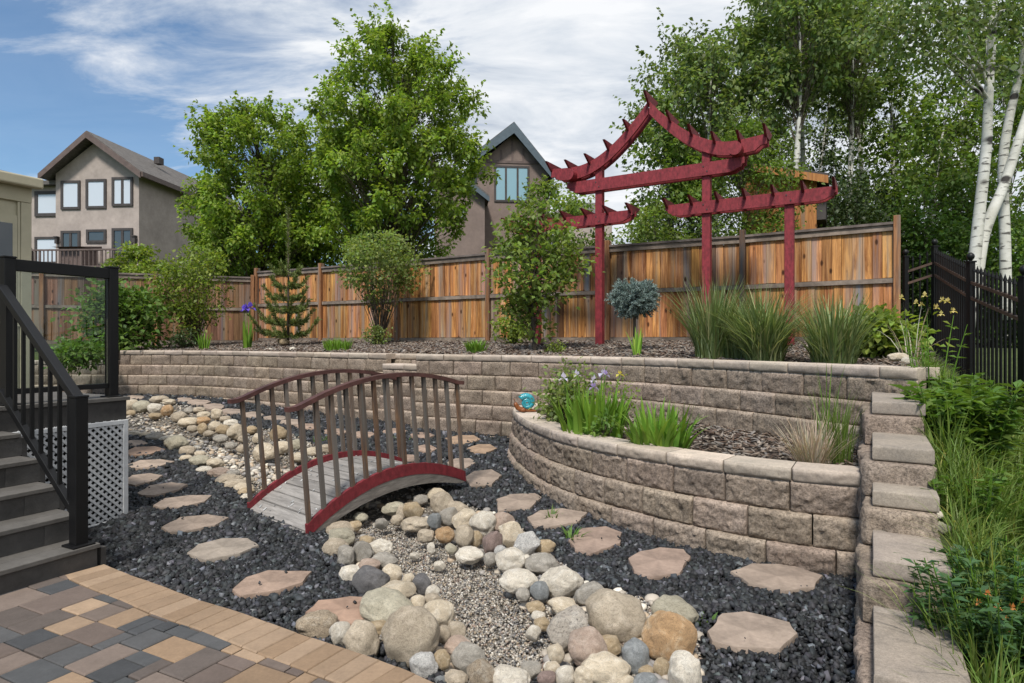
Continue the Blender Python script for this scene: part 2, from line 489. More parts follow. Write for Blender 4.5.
# ------------------------------------------------------------------ materials of the setting
M = {}
M['soil'] = mat_plain('soil', (.06, .045, .03), .95, .4, 6, bmp=.5)
M['grass_soil'] = mat_plain('grass_soil', (.055, .075, .022), .95, .4, 3, bmp=.5)
M['gravel_base'] = mat_plain('gravel_base', (.022, .023, .026), .9, .5, 40, bmp=.9)
M['creek_base'] = mat_plain('creek_base', (.17, .15, .125), .9, .45, 45, bmp=.9)
M['mulch_base'] = mat_plain('mulch_base', (.085, .065, .052), .95, .5, 25, bmp=.9)
M['chip'] = mat_chip('stone_chip', .7, .35)
M['pebble'] = mat_chip('pebble', .5, .4)
M['mulch'] = mat_chip('wood_chip', .9, .15)
def mat_block(name, base, dark, light):
    m, nt, b = newmat(name)
    co = objco(nt); at = N(nt, 'ShaderNodeVertexColor'); at.layer_name = 'Col'
    n1 = noise_n(nt, 5, 6, .65, co); n2 = noise_n(nt, 55, 5, .7, co); n3 = noise_n(nt, 170, 3, .6, co)
    c = ramp(nt, n1.outputs['Fac'], [(.28, dark), (.5, base), (.72, light)]).outputs[0]
    f = ramp(nt, n2.outputs['Fac'], [(.34, .42), (.5, .95), (.66, 1.3)] if name.startswith('split') else [(.3, .8), (.7, 1.12)])
    c = mixc(nt, 1.0, c, f.outputs[0], 'MULTIPLY')
    f3 = ramp(nt, n3.outputs['Fac'], [(.32, .72 if name.startswith('split') else .85), (.6, 1.1)])
    c = mixc(nt, 1.0, c, f3.outputs[0], 'MULTIPLY')
    c = mixc(nt, 1.0, c, at.outputs['Color'], 'MULTIPLY')
    nt.links.new(c, b.inputs['Base Color']); b.inputs['Roughness'].default_value = .9; b.inputs['Specular IOR Level'].default_value = .2
    bump(nt, b, n2.outputs['Fac'], .8 if name.startswith('split') else .25, .014)
    return m
M['block'] = mat_block('split_face_block', (.305, .245, .192), (.20, .158, .126), (.37, .30, .24))
M['cap'] = mat_block('cap_stone', (.38, .32, .265), (.30, .26, .218), (.45, .38, .312))
M['flag'] = mat_plain('flagstone', (.295, .232, .186), .85, .34, 4, bmp=.9, bscale=14)
M['slab'] = mat_block('cut_slab', (.31, .265, .22), (.24, .21, .18), (.37, .315, .258))
M['paver'] = mat_plain('paver', (1, 1, 1), .85, .18, 12, bmp=.3, bscale=180)
M['joint'] = mat_plain('joint_sand', (.05, .04, .033), .95, .3, 60, bmp=.3)

# ------------------------------------------------------------------ ground: one sheet, cut by what covers it
def axis(a, b, step, far):
    core = list(np.arange(a, b + 1e-6, step)); lo, hi = [], []
    d = step; p = a
    while p > -far: d *= 1.5; p -= d; lo.append(p)
    d = step; p = b
    while p < far: d *= 1.5; p += d; hi.append(p)
    return np.array(lo[::-1] + core + hi)
gx, gy = axis(-14, 9, .09, 900), axis(-1.5, 17.5, .09, 900)
GX, GY = np.meshgrid(gx, gy)
GZ = z_yard(GX, GY) - .02
far = (np.abs(GX) > 13.5) | (GY > 17.2) | (GY < -1.2) | (GX > 8.5)
GZ = np.where(d_fence(GX, GY) < -.1, 1.28 - .02, GZ)
GZ = np.where(far, np.where(GY > 3, 1.2, -.1), GZ)
V = np.stack([GX.ravel(), GY.ravel(), GZ.ravel()], 1)
ny, nx = GX.shape
I = np.arange(ny * nx).reshape(ny, nx)
Q = np.stack([I[:-1, :-1], I[:-1, 1:], I[1:, 1:], I[1:, :-1]], -1).reshape(-1, 4)
cx = V[Q].mean(1)
qx, qy = cx[:, 0], cx[:, 1]
near = (np.abs(qx + 2.5) < 11) & (qy > -1.4) & (qy < 17)
inlow = near & inpoly(qx, qy, LOWER)
increek = inlow & inpoly(qx, qy, CREEK)
inpl = near & inpoly(qx, qy, PLPOLY)
qq = .866 * qx - .5 * qy; ss = .5 * qx + .866 * qy
inbed = near & ~inlow & ~inpl & (d_fence(qx, qy) > -.1) & ~((qq > .25) & (ss < 6.3)) & (qq < .9) & (qx > -9.5)
cls = np.zeros(len(Q), int)
cls[inlow] = 1; cls[increek] = 2; cls[inpl | inbed] = 3
for k, (nm, mt) in enumerate((('ground', 'grass_soil'), ('gravel_ground', 'gravel_base'), ('creek_bed', 'creek_base'), ('mulch_ground', 'mulch_base'))):
    q = Q[cls == k]
    u, inv = np.unique(q, return_inverse=True)
    o = link(nm, np_mesh(nm, V[u], inv.reshape(-1, 4), M[mt], cols=np.ones((len(u), 3)), smooth=True))
    tag(o, kind='structure')

# ------------------------------------------------------------------ loose stone and mulch (real pieces)
ICO_V = []
_t = (1 + 5 ** .5) / 2
ICO_V = np.array([(-1, _t, 0), (1, _t, 0), (-1, -_t, 0), (1, -_t, 0), (0, -1, _t), (0, 1, _t), (0, -1, -_t), (0, 1, -_t), (_t, 0, -1), (_t, 0, 1), (-_t, 0, -1), (-_t, 0, 1)]) / math.hypot(1, _t)
ICO_F = np.array([(0, 11, 5), (0, 5, 1), (0, 1, 7), (0, 7, 10), (0, 10, 11), (1, 5, 9), (5, 11, 4), (11, 10, 2), (10, 7, 6), (7, 1, 8), (3, 9, 4), (3, 4, 2), (3, 2, 6), (3, 6, 8), (3, 8, 9), (4, 9, 5), (2, 4, 11), (6, 2, 10), (8, 6, 7), (9, 8, 1)])
BOX_V = np.array([(x, y, z) for z in (-1, 1) for x, y in ((-1, -1), (1, -1), (1, 1), (-1, 1))], float)
BOX_F = np.array([[3, 2, 1, 0], [4, 5, 6, 7], [0, 1, 5, 4], [1, 2, 6, 5], [2, 3, 7, 6], [3, 0, 4, 7]])
def rotmats(n, rng, tilt=1.0):
    """random rotations; tilt < 1 keeps pieces lying flatter."""
    a = rng.uniform(0, 2 * PI, n); b = rng.normal(0, 1, n) * tilt; c = rng.normal(0, 1, n) * tilt
    ca, sa, cb_, sb, cc, sc_ = np.cos(a), np.sin(a), np.cos(b), np.sin(b), np.cos(c), np.sin(c)
    z = np.zeros(n); o = np.ones(n)
    Rz = np.stack([ca, -sa, z, sa, ca, z, z, z, o], -1).reshape(n, 3, 3)
    Rx = np.stack([o, z, z, z, cb_, -sb, z, sb, cb_], -1).reshape(n, 3, 3)
    Ry = np.stack([cc, z, sc_, z, o, z, -sc_, z, cc], -1).reshape(n, 3, 3)
    return Rz @ Rx @ Ry
def scatter(name, P, S, mat, cols, base=(BOX_V, BOX_F), jit=.3, tilt=.6, seed=1, smooth=False):
    """P n x 3 centres, S n x 3 half sizes, cols n x 3."""
    rng = np.random.default_rng(seed); n = len(P); bv, bf = base; k = len(bv)
    v = bv[None] * (1 + rng.uniform(-jit, jit, (n, k, 3)))
    v = v * S[:, None, :]
    v = np.einsum('nij,nkj->nki', rotmats(n, rng, tilt), v) + P[:, None, :]
    f = (bf[None] + (np.arange(n) * k)[:, None, None]).reshape(-1, bf.shape[1])
    c = np.repeat(cols, k, 0)
    return link(name, np_mesh(name, v.reshape(-1, 3), f, mat, cols=c, smooth=smooth))
def frame_ok(x, y, z, pad=60):
    px = 512 + x / y * F; py = HY - (z - HC) / y * F
    return (y > .5) & (px > -pad * 3) & (px < 1024 + pad * 3) & (py < 683 + pad * 4)

PATIO_OUT = [(-260, 520), (60, 545), (105.5, 563.5), (131, 574), (159, 583.4), (199, 598.7), (239, 610.5), (301, 632.6), (380, 658.4), (434, 680.7), (520, 725), (640, 800)]
def P0(px, py, z=0.0):
    D = (HC - z) * F / (py - HY); return np.array(((px - 512) / F * D, D))
PB = catmull([P0(*p) for p in PATIO_OUT[2:]], 8)
PATIO_POLY = [(-9, 3.2), tuple(P0(60, 545))] + [tuple(p) for p in PB] + [(1.2, -1.5), (-9, -1.5)]

rng = np.random.default_rng(3)
def cand(n, x0, x1, y0, y1, near_bias=True):
    """random points, denser near the viewer"""
    x = rng.uniform(x0, x1, n)
    if near_bias:
        u = rng.uniform(0, 1, n); y = y0 * (y1 / y0) ** u if y0 > 0 else rng.uniform(y0, y1, n)
    else: y = rng.uniform(y0, y1, n)
    return x, y
# black crushed rock
xs, ys = [], []
for (y0, y1, n) in ((1.5, 3.2, 22000), (3.2, 4.6, 30000), (4.6, 6.5, 34000), (6.5, 9.5, 32000), (9.5, 13, 26000)):
    x = rng.uniform(-.85 * y1 - .2, min(.62 * y1, 3.2), n); y = rng.uniform(y0, y1, n); xs.append(x); ys.append(y)
x, y = np.concatenate(xs), np.concatenate(ys)
k = inpoly(x, y, LOWER) & ~inpoly(x, y, CREEK) & ~inpoly(x, y, PLPOLY) & ~inpoly(x, y, PATIO_POLY) & (polydist(x, y, [tuple(p) for p in PLN]) > .05)
k &= ~onflag(x, y) | (rng.uniform(0, 1, len(x)) < .003)
k &= ~((x < -3.2) & (y < 5.1)) | (y > 5.1)
x, y = x[k], y[k]; z = z_yard(x, y); k = frame_ok(x, y, z); x, y, z = x[k], y[k], z[k]
onf = onflag(x, y)
n = len(x); sz = rng.uniform(.007, .0175, n) * np.where(y < 3.4, .8, 1.0) * np.where(y > 6.5, 1.45, np.where(y > 4.6, 1.15, 1.0))
sz = np.where(onf, sz * .5, sz)
S = np.stack([sz * rng.uniform(.9, 1.5, n), sz * rng.uniform(.7, 1.1, n), sz * rng.uniform(.5, .9, n)], 1)
tone = rng.gamma(2.0, .0135, n) + .005
tone = np.where(rng.uniform(0, 1, n) < .06, tone + rng.uniform(.03, .16, n), tone)
cols = tone[:, None] * np.array([.95, 1.0, 1.1]) * rng.uniform(.93, 1.07, (n, 3))
o = scatter('black_gravel', np.stack([x, y, z - .008 + rng.uniform(0, .02, n) + np.where(onf, .045, 0)], 1), S, M['chip'], cols, jit=.42, tilt=.8, seed=4)
tag(o, 'black crushed rock covering the yard around the stepping stones', 'gravel', kind='stuff')
# pea gravel and small cobble of the creek floor
def inside_floor(x, y): return inpoly(x, y, CREEK)
xs, ys = [], []
for (y0, y1, n) in ((1.9, 3.4, 42000), (3.4, 5.2, 46000), (5.2, 8, 9000), (8, 12.5, 10000)):
    yy = rng.uniform(y0, y1, n); lim = np.interp(yy, [2, 5, 12.5], [-1.4, -2.6, -9.0])
    xx = rng.uniform(0, 1, n) * (np.interp(yy, [2, 5, 12.5], [.9, 1.0, -1.0]) - lim) + lim
    xs.append(xx); ys.append(yy)
x, y = np.concatenate(xs), np.concatenate(ys)
k = inside_floor(x, y); x, y = x[k], y[k]; z = z_yard(x, y); k = frame_ok(x, y, z); x, y, z = x[k], y[k], z[k]
n = len(x); sz = rng.uniform(.0035, .0082, n) * np.where(y > 4.8, np.clip((y - 4.8) * .5 + 1, 1, 2.3), 1.0)
S = np.stack([sz * rng.uniform(.9, 1.5, n), sz * rng.uniform(.8, 1.1, n), sz * rng.uniform(.6, .9, n)], 1)
pal = np.array([(.46, .41, .34), (.30, .27, .23), (.55, .51, .45), (.20, .19, .18), (.36, .29, .21), (.28, .21, .17), (.62, .59, .54), (.13, .125, .125)])
cols = pal[rng.choice(len(pal), n, p=[.17, .22, .08, .18, .13, .10, .03, .09])] * rng.uniform(.62, 1.12, (n, 1))
o = scatter('pea_gravel', np.stack([x, y, z - .004 + rng.uniform(0, .010, n)], 1), S, M['pebble'], cols, base=(ICO_V, ICO_F), jit=.12, tilt=.5, seed=5, smooth=True)
tag(o, 'fine mixed pea gravel lining the dry creek floor', 'pea gravel', kind='stuff')
# bark mulch
xs, ys = [], []
for (y0, y1, n) in ((3.8, 6, 9000), (6, 9, 16000), (9, 13, 20000), (13, 17, 14000)):
    xs.append(rng.uniform(-.75 * y1, min(.75 * y1, 6.2), n)); ys.append(rng.uniform(y0, y1, n))
x, y = np.concatenate(xs), np.concatenate(ys)
q_ = .866 * x - .5 * y; s_ = .5 * x + .866 * y
inP = inpoly(x, y, PLPOLY) & (polydist(x, y, [tuple(p) for p in PLN]) > .22)
k = inP | (~inpoly(x, y, LOWER) & ~inpoly(x, y, PLPOLY) & (d_fence(x, y) > -.02) & (q_ < .8) & ~((q_ > .2) & (s_ < 6.3)) & (x > -9.3))
x, y = x[k], y[k]; z = z_yard(x, y); n = len(x)
S = np.stack([rng.uniform(.015, .045, n), rng.uniform(.006, .013, n), rng.uniform(.002, .005, n)], 1) * np.where(y > 8, 1.3, 1)[:, None]
pal = np.array([(.15, .105, .08), (.22, .175, .14), (.31, .265, .225), (.085, .06, .05), (.20, .18, .165)])
cols = pal[rng.choice(5, n)] * rng.uniform(.7, 1.2, (n, 1))
o = scatter('bark_mulch', np.stack([x, y, z - .004 + rng.uniform(0, .025, n)], 1), S, M['mulch'], cols, jit=.25, tilt=.3, seed=6)
tag(o, 'brown bark mulch spread over the raised planting beds', 'mulch', kind='stuff')

# ------------------------------------------------------------------ patio of mixed concrete pavers with a tan soldier border
E_ = np.array((.45, .893)); N_ = np.array((.893, -.45))      # along a stair tread; down the stairs
bm = MB()
pv = MB()
TAN = [(.31, .215, .14), (.345, .245, .165), (.28, .19, .12)]
CHAR = [(.078, .08, .083), (.094, .094, .096), (.064, .066, .07)]
BRN = [(.15, .115, .098), (.18, .14, .117), (.125, .102, .09)]
def paver(poly, col, h=.012):
    """one block with a small chamfer; poly counter-clockwise"""
    c = sum(poly, np.zeros(2)) / len(poly); v, n = [], len(poly)
    for k, z in ((0, -.06), (0, -.005), (.006, .0)):
        for p in poly:
            d = c - p; L = np.hypot(*d)
            q = p + d / L * (k * 1.4 + .0045); v.append((q[0], q[1], z))
    f = [[i, (i + 1) % n, n + (i + 1) % n, n + i] for i in range(n)] + [[n + i, n + (i + 1) % n, 2 * n + (i + 1) % n, 2 * n + i] for i in range(n)] + [[2 * n + i for i in range(n)]]
    zj = random.uniform(-.0015, .0015)
    pv.add([(a, b_, zz_ + zj) for a, b_, zz_ in v], f, col)
# soldier course: blocks across the curved edge
seg = np.hypot(*(PB[1:] - PB[:-1]).T); cum = np.concatenate([[0], np.cumsum(seg)])
def at(PL, cum, s): return np.array([np.interp(s, cum, PL[:, 0]), np.interp(s, cum, PL[:, 1])])
def nrm(PL, cum, s):
    t = at(PL, cum, min(s + .15, cum[-1])) - at(PL, cum, max(s - .15, 0)); t /= np.hypot(*t); return np.array((-t[1], t[0]))
BW = .235
s0 = 0.0; inner = []
while s0 + .1 < cum[-1]:
    s1 = s0 + .104
    a, b_ = at(PB, cum, s0), at(PB, cum, s1); na, nb = nrm(PB, cum, s0), nrm(PB, cum, s1)
    if na @ (np.array((-2.2, 2.0)) - a) < 0: na = -na
    if nb @ (np.array((-2.2, 2.0)) - b_) < 0: nb = -nb
    inner.append(a + na * BW)
    poly = [a, a + na * BW, b_ + nb * BW, b_]
    ar = sum(poly[i][0] * poly[(i + 1) % 4][1] - poly[(i + 1) % 4][0] * poly[i][1] for i in range(4))
    if ar < 0: poly = poly[::-1]
    paver(poly, tuple(np.array(random.choice(TAN)) * random.uniform(.88, 1.06)))
    s0 = s1
FIELD = [(-9, 3.2), tuple(P0(60, 548))] + [tuple(p) for p in inner] + [(1.1, -1.5), (-9, -1.5)]
# field: greedy tiling of a grid laid square to the stairs
m_ = .08
occ = {}
rr = random.Random(21)
def w2(i, j): return np.array((-2.57, 3.88)) + N_ * (i * m_) - E_ * (j * m_)
def clip_poly(poly, clip_line):
    return poly
SZ = [(3, 2), (2, 2), (2, 2), (1, 2), (3, 3), (2, 1), (4, 3), (2, 3), (2, 2), (3, 2)]
for j in range(-5, 46):
    for i in range(-30, 54):
        if (i, j) in occ: continue
        opts = SZ[:]; rr.shuffle(opts)
        for (b1, a1) in opts + [(1, 1)]:
            cells = [(i + p, j + q) for p in range(a1) for q in range(b1)]
            if all(c not in occ for c in cells): break
        for c in cells: occ[c] = 1
        poly = [w2(i, j), w2(i, j + b1), w2(i + a1, j + b1), w2(i + a1, j)]
        ar = sum(poly[k][0] * poly[(k + 1) % 4][1] - poly[(k + 1) % 4][0] * poly[k][1] for k in range(4))
        if ar < 0: poly = poly[::-1]
        big = a1 * b1 >= 6
        # cut at the border: clip against the inner edge, piece by piece
        pin = [bool(inpoly(np.array([p[0]]), np.array([p[1]]), FIELD)[0]) for p in poly]
        if not any(pin): continue
        if not all(pin):
            out = []
            for k in range(4):
                p, q = poly[k], poly[(k + 1) % 4]
                if pin[k]: out.append(p)
                if pin[k] != pin[(k + 1) % 4]:
                    lo, hi = (p, q) if pin[k] else (q, p)
                    for _ in range(14):
                        mid = (lo + hi) / 2
                        if inpoly(np.array([mid[0]]), np.array([mid[1]]), FIELD)[0]: lo = mid
                        else: hi = mid
                    out.append(lo)
            poly = out
            if len(poly) < 3: continue
        u = rr.random()
        pal = (BRN if u < .5 else CHAR if u < .8 else TAN) if big else (TAN if u < .38 else CHAR if u < .75 else BRN)
        paver(poly, tuple(np.array(rr.choice(pal)) * rr.uniform(.85, 1.12)))
o = pv.build('patio', M['paver']); tag(o, kind='structure')
jm = MB(); pts = [Vector((p[0], p[1], -.014)) for p in PATIO_POLY]
me = np_mesh('patio_bedding', [tuple(p) for p in pts], [list(range(len(pts)))], M['joint'], cols=np.ones((len(pts), 3)))
tag(link('patio_bedding', me), kind='structure')
# ------------------------------------------------------------------ retaining walls of split-face block
def fb(p, sc, octv=4):
    return noise.fractal(Vector(p) * sc, 1.0, 2.1, octv, noise_basis='PERLIN_ORIGINAL')
class Path:
    def __init__(s, P, side):
        """side: +1 puts the outward (visible) normal to the right of travel."""
        s.P = np.asarray(P, float); d = np.hypot(*(s.P[1:] - s.P[:-1]).T); s.c = np.concatenate([[0], np.cumsum(d)]); s.L = s.c[-1]; s.side = side
    def at(s, u): return np.array((np.interp(u, s.c, s.P[:, 0]), np.interp(u, s.c, s.P[:, 1])))
    def nr(s, u):
        a, b = s.at(max(u - .12, 0)), s.at(min(u + .12, s.L)); t = (b - a) / np.hypot(*(b - a))
        return np.array((t[1], -t[0])) * s.side
def block_grid(mb, P, u0, u1, z0, z1, off, res, rough, depth, col, top=None, seed=0, gap=.004, backdrop=True):
    """one block: rough face from u0 to u1 with rounded arrises, plus its top."""
    nu = max(3, int((u1 - u0) / res)); nv = max(3, int((z1 - z0) / res))
    us = [u0 + gap, u0 + gap + .006] + list(np.linspace(u0 + .02, u1 - .02, nu)) + [u1 - gap - .006, u1 - gap]
    vs_ = [z0, z0 + .006] + list(np.linspace(z0 + .016, z1 - .028, nv)) + [z1 - .014, z1 - .005, z1 - .001]
    tilt = random.uniform(-.004, .004)
    V, Fc, CV = [], [], []
    nU = len(us)
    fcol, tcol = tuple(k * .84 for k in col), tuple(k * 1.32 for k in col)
    for j, z in enumerate(vs_):
        for i, u in enumerate(us):
            p, n = P.at(u), P.nr(u)
            eu = min(u - u0, u1 - u); ev = min(z - z0, z1 - z)
            m = min(1, eu / .022) * min(1, (z - z0) / .018) * min(1, max(0, (z1 - .012 - z) / .02))
            d = off + tilt + m * rough * (.8 + 1.1 * fb((p[0], p[1], z + seed), 8, 3) + .9 * fb((p[0], p[1], z + seed), 27, 4)) - .008 * (1 - min(1, eu / .012)) - .004 * (1 - min(1, ev / .008))
            q = p + n * d
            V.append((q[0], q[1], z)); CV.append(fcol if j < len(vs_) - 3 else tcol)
    # top: runs back into the wall
    R = len(vs_)
    rows = [.012, .03, depth * .5, depth]
    for k in rows:
        for u in us:
            p, n = P.at(u), P.nr(u); eu = min(u - u0, u1 - u)
            q = p + n * (off - k)
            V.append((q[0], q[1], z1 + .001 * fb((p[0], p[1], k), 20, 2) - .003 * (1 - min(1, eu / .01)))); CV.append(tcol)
    for u in us:
        p, n = P.at(u), P.nr(u); q = p + n * (off - depth)
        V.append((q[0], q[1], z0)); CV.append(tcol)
    T = R + len(rows) + 1
    for j in range(T - 1):
        for i in range(nU - 1):
            Fc.append([j * nU + i, (j) * nU + i + 1, (j + 1) * nU + i + 1, (j + 1) * nU + i] if P.side > 0 else [j * nU + i, (j + 1) * nU + i, (j + 1) * nU + i + 1, j * nU + i + 1])
    Fc.append([j * nU for j in range(T)]); Fc.append([j * nU + nU - 1 for j in range(T)][::-1])
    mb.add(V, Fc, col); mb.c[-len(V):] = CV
def tint(): 
    k = random.uniform(.84, 1.1); return (k * random.uniform(.99, 1.02), k * random.uniform(.985, 1.01), k * random.uniform(.97, 1.03))
def wall(name, label, pathpts, side, ztop, ncourse, capd=.28, caph=.085, bl=.43, res=.025, rough=.017, capo=.012, caplen=.45, u_from=0, group=None):
    P = Path(pathpts, side)
    t = thing(name, label, 'retaining wall', (0, 0, 0), group=group)
    cb_ = MB(); u = 0.0
    while u < P.L - .02:
        l = caplen * random.uniform(.92, 1.08)
        u1 = u + l if P.L - u - l > .2 else P.L
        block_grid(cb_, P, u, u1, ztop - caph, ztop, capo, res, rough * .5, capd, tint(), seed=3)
        u = u1
    z = ztop - caph
    body = MB()
    for c in range(ncourse):
        u = 0.0 if c % 2 else -.22
        while u < P.L - .02:
            l = bl * random.uniform(.93, 1.07); u1 = u + l
            if P.L - u1 < .15: u1 = P.L
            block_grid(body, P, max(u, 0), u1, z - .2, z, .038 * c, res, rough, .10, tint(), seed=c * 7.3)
            u = u1
        z -= .2
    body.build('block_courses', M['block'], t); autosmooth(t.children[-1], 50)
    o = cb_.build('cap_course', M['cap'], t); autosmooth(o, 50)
    return t
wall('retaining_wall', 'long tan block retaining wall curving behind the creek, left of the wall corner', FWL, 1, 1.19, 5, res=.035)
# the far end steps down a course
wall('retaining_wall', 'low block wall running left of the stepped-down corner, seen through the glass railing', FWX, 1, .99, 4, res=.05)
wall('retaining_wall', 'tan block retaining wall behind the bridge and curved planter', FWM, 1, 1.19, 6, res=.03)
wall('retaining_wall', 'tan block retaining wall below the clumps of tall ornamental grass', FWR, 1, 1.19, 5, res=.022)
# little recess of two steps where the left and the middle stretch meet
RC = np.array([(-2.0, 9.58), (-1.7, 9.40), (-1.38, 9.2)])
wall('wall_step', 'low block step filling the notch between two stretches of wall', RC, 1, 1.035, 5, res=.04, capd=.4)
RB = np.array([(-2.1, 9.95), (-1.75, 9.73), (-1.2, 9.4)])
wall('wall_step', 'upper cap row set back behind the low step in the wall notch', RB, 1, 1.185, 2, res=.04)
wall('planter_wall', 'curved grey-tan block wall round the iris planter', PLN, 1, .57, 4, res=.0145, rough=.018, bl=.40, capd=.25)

# stepped wall running down towards the viewer
Wd = np.array((.5, .866)); Rd = np.array((.866, -.5))
def wp(s, q): return Wd * s + Rd * q
def rough_block(mb, s0, s1, q0, q1, z0, z1, res, rough, col, seed=0.0, top=.001):
    """closed block in the stepped wall's own axes, rough on its four sides, arrises rounded"""
    ns, nq, nz = max(4, int((s1 - s0) / res)), max(4, int((q1 - q0) / res)), max(4, int((z1 - z0) / res))
    def lin(a, b, n): return [a, a + .005] + list(np.linspace(a + .014, b - .014, n)) + [b - .005, b]
    S_, Q_, Z_ = lin(s0, s1, ns), lin(q0, q1, nq), lin(z0, z1, nz)
    V, Fc, ix = [], [], {}
    def vid(s, q, z):
        key = (round(s, 5), round(q, 5), round(z, 5))
        if key not in ix:
            es, eq, ez = min(s - s0, s1 - s), min(q - q0, q1 - q), min(z - z0, z1 - z)
            p = wp(s, q); r_ = rough * (.7 + 1.5 * fb((p[0], p[1], z + seed), 10, 5))
            ds = dq = dz = 0
            m1 = min(1, eq / .02, ) * min(1, ez / .015)
            m2 = min(1, es / .02) * min(1, ez / .015)
            if es < 1e-6: ds = (r_ * m1 - .005 * (1 - min(1, ez / .008))) * (1 if s > (s0 + s1) / 2 else -1)
            if eq < 1e-6: dq = (r_ * m2 - .005 * (1 - min(1, ez / .008))) * (1 if q > (q0 + q1) / 2 else -1)
            if ez < 1e-6 and (es < .006 or eq < .006): dz = -.003 if z > (z0 + z1) / 2 else .003
            p = wp(s + ds, q + dq); ix[key] = len(V)
            V.append((p[0], p[1], z + dz + (top * fb((p[0], p[1], 1), 15, 3) if ez < 1e-6 else 0)))
        return ix[key]
    def face(A, B, fn, flip):
        for i in range(len(A) - 1):
            for j in range(len(B) - 1):
                f = [vid(*fn(A[i], B[j])), vid(*fn(A[i + 1], B[j])), vid(*fn(A[i + 1], B[j + 1])), vid(*fn(A[i], B[j + 1]))]
                Fc.append(f[::-1] if flip else f)
    face(S_, Q_, lambda a, b: (a, b, z1), True); face(S_, Q_, lambda a, b: (a, b, z0), False)
    face(S_, Z_, lambda a, b: (a, q0, b), True); face(S_, Z_, lambda a, b: (a, q1, b), False)
    face(Q_, Z_, lambda a, b: (s0, a, b), False); face(Q_, Z_, lambda a, b: (s1, a, b), True)
    mb.add(V, Fc, col)
t = thing('stepped_wall', 'block wall stepping down in capped slabs beside the weedy slope', 'retaining wall')
STEPS = [(.99, 4.17, 5.05), (.79, 3.60, 4.30), (.59, 3.36, 3.72), (.39, 2.88, 3.46), (.19, 2.26, 2.93), (-.01, 1.75, 2.3)]
for i, (zt, d0, d1) in enumerate(STEPS):
    s0, s1 = d0 * 1.1547, d1 * 1.1547
    cut = s1 - .17
    for a, b_ in ((s0, cut), (cut + .004, s1)):
        c = MB(); rough_block(c, a, b_, .012, .312, zt - .088, zt, .05, .0004, tint(), seed=i, top=.0006)
        o = c.build('cap_stone', M['slab'], t); autosmooth(o, 50)
    # the course that carries this slab and runs on under all the higher ones
    c = MB(); a = s0 - .045; zz1 = zt - .09; k = 0
    end = 5.72
    while a < end - .05:
        b_ = a + random.uniform(.36, .44)
        if end - b_ < .15: b_ = end
        lo = -.028 - .018 * (0 if k == 0 else 1)
        rough_block(c, a, b_ - .004, lo, .30 if k == 0 else .28, zz1 - .2, zz1 - (.0 if k == 0 else .002), .025 if a < 5 else .05, .015, tint(), seed=i * 3.1)
        a = b_; k += 1
        if k > 3 and i > 1 and False: break
    o = c.build('block_course', M['block'], t); autosmooth(o, 50)

# ------------------------------------------------------------------ flagstones
def flag(name, label, poly, group=None, h=.045):
    """poly: picture outline; its own slab with chipped sides"""
    P = [np.array(G(px, py, .034)) for px, py in poly]
    c = sum(P) / len(P)
    o_ = []
    for i in range(len(P)):                                       # chip the straight sides a little
        a, b_ = P[i], P[(i + 1) % len(P)]; L = np.linalg.norm(b_ - a); n = max(2, int(L / .06))
        for k in range(n):
            p = a + (b_ - a) * k / n
            if k: p = p + (c - p) / np.linalg.norm(c - p) * random.uniform(-.006, .010)
            o_.append(p)
    rings = []
    for sc_, dz in ((.985, -h), (1.0, -.012), (.985, 0), (.93, .0), (.6, .0), (.3, .0)):
        rings.append([(c[0] + (p[0] - c[0]) * sc_ - 0, c[1] + (p[1] - c[1]) * sc_, c[2] + (p[2] - c[2]) * sc_ + dz) for p in o_])
    n = len(o_); V = [v for r_ in rings for v in r_] + [(c[0], c[1], c[2])]
    Fc = [[j * n + i, j * n + (i + 1) % n, (j + 1) * n + (i + 1) % n, (j + 1) * n + i] for j in range(len(rings) - 1) for i in range(n)]
    Fc += [[(len(rings) - 1) * n + i, (len(rings) - 1) * n + (i + 1) % n, len(V) - 1] for i in range(n)]
    A = sum(o_[i][0] * o_[(i + 1) % n][1] - o_[(i + 1) % n][0] * o_[i][1] for i in range(n))
    if A < 0: Fc = [f[::-1] for f in Fc]
    off = Vector((c[0], c[1], c[2]))
    V = [tuple(Vector(v) - off) for v in V]
    k = random.uniform(.9, 1.06); tn = (1, 1, 1)
    for w_, t_ in (('reddish stepping', (1.0, .91, .87)), ('rust-red stepping', (1.02, .86, .78)), ('rusty stepping', (1.02, .88, .80)), ('grey-tan stepping', (.93, 1.0, 1.03)), ('pale stepping', (1.1, 1.1, 1.1)), ('orange stepping', (1.1, .97, .82)), ('pink stepping', (1.02, .95, .94)), ('pinkish stepping', (1.02, .95, .94))):
        if w_ in label: tn = t_
    me = np_mesh(name, V, Fc, M['flag'], cols=np.ones((len(V), 3)) * np.array(tn) * k)
    o = link(name, me); o.location = off; autosmooth(o, 22)
    return tag(o, label, 'stepping stone', group)
for k, (poly, lab) in enumerate(BIG): flag('stepping_stone', lab, poly, 'flagstone stepping stones')
for k, (cx_, cy_, w_, h_) in enumerate(SMALL):
    if cx_ < 300:
        lab = ['tiny stepping stone farthest left under the wall, by the glass railing post', 'far stepping stone under the wall, second from its left end', 'far stepping stone under the wall, third from its left end', 'far stepping stone under the wall, fourth from its left end', 'far stepping stone under the wall, fifth from its left end', 'far stepping stone just left of the bridge rail tip', 'far stepping stone behind the first balusters of the far bridge rail', 'stepping stone behind the far bridge railing, near its lower end'][k]
        flag('stepping_stone', lab, hexa(cx_, cy_, w_, h_, k), 'flagstone stepping stones')
    else:
        flag('stepping_stone', 'reddish stepping stone glimpsed between the bridge balusters', hexa(cx_, cy_, w_, h_, k), 'stepping stones glimpsed through the bridge')
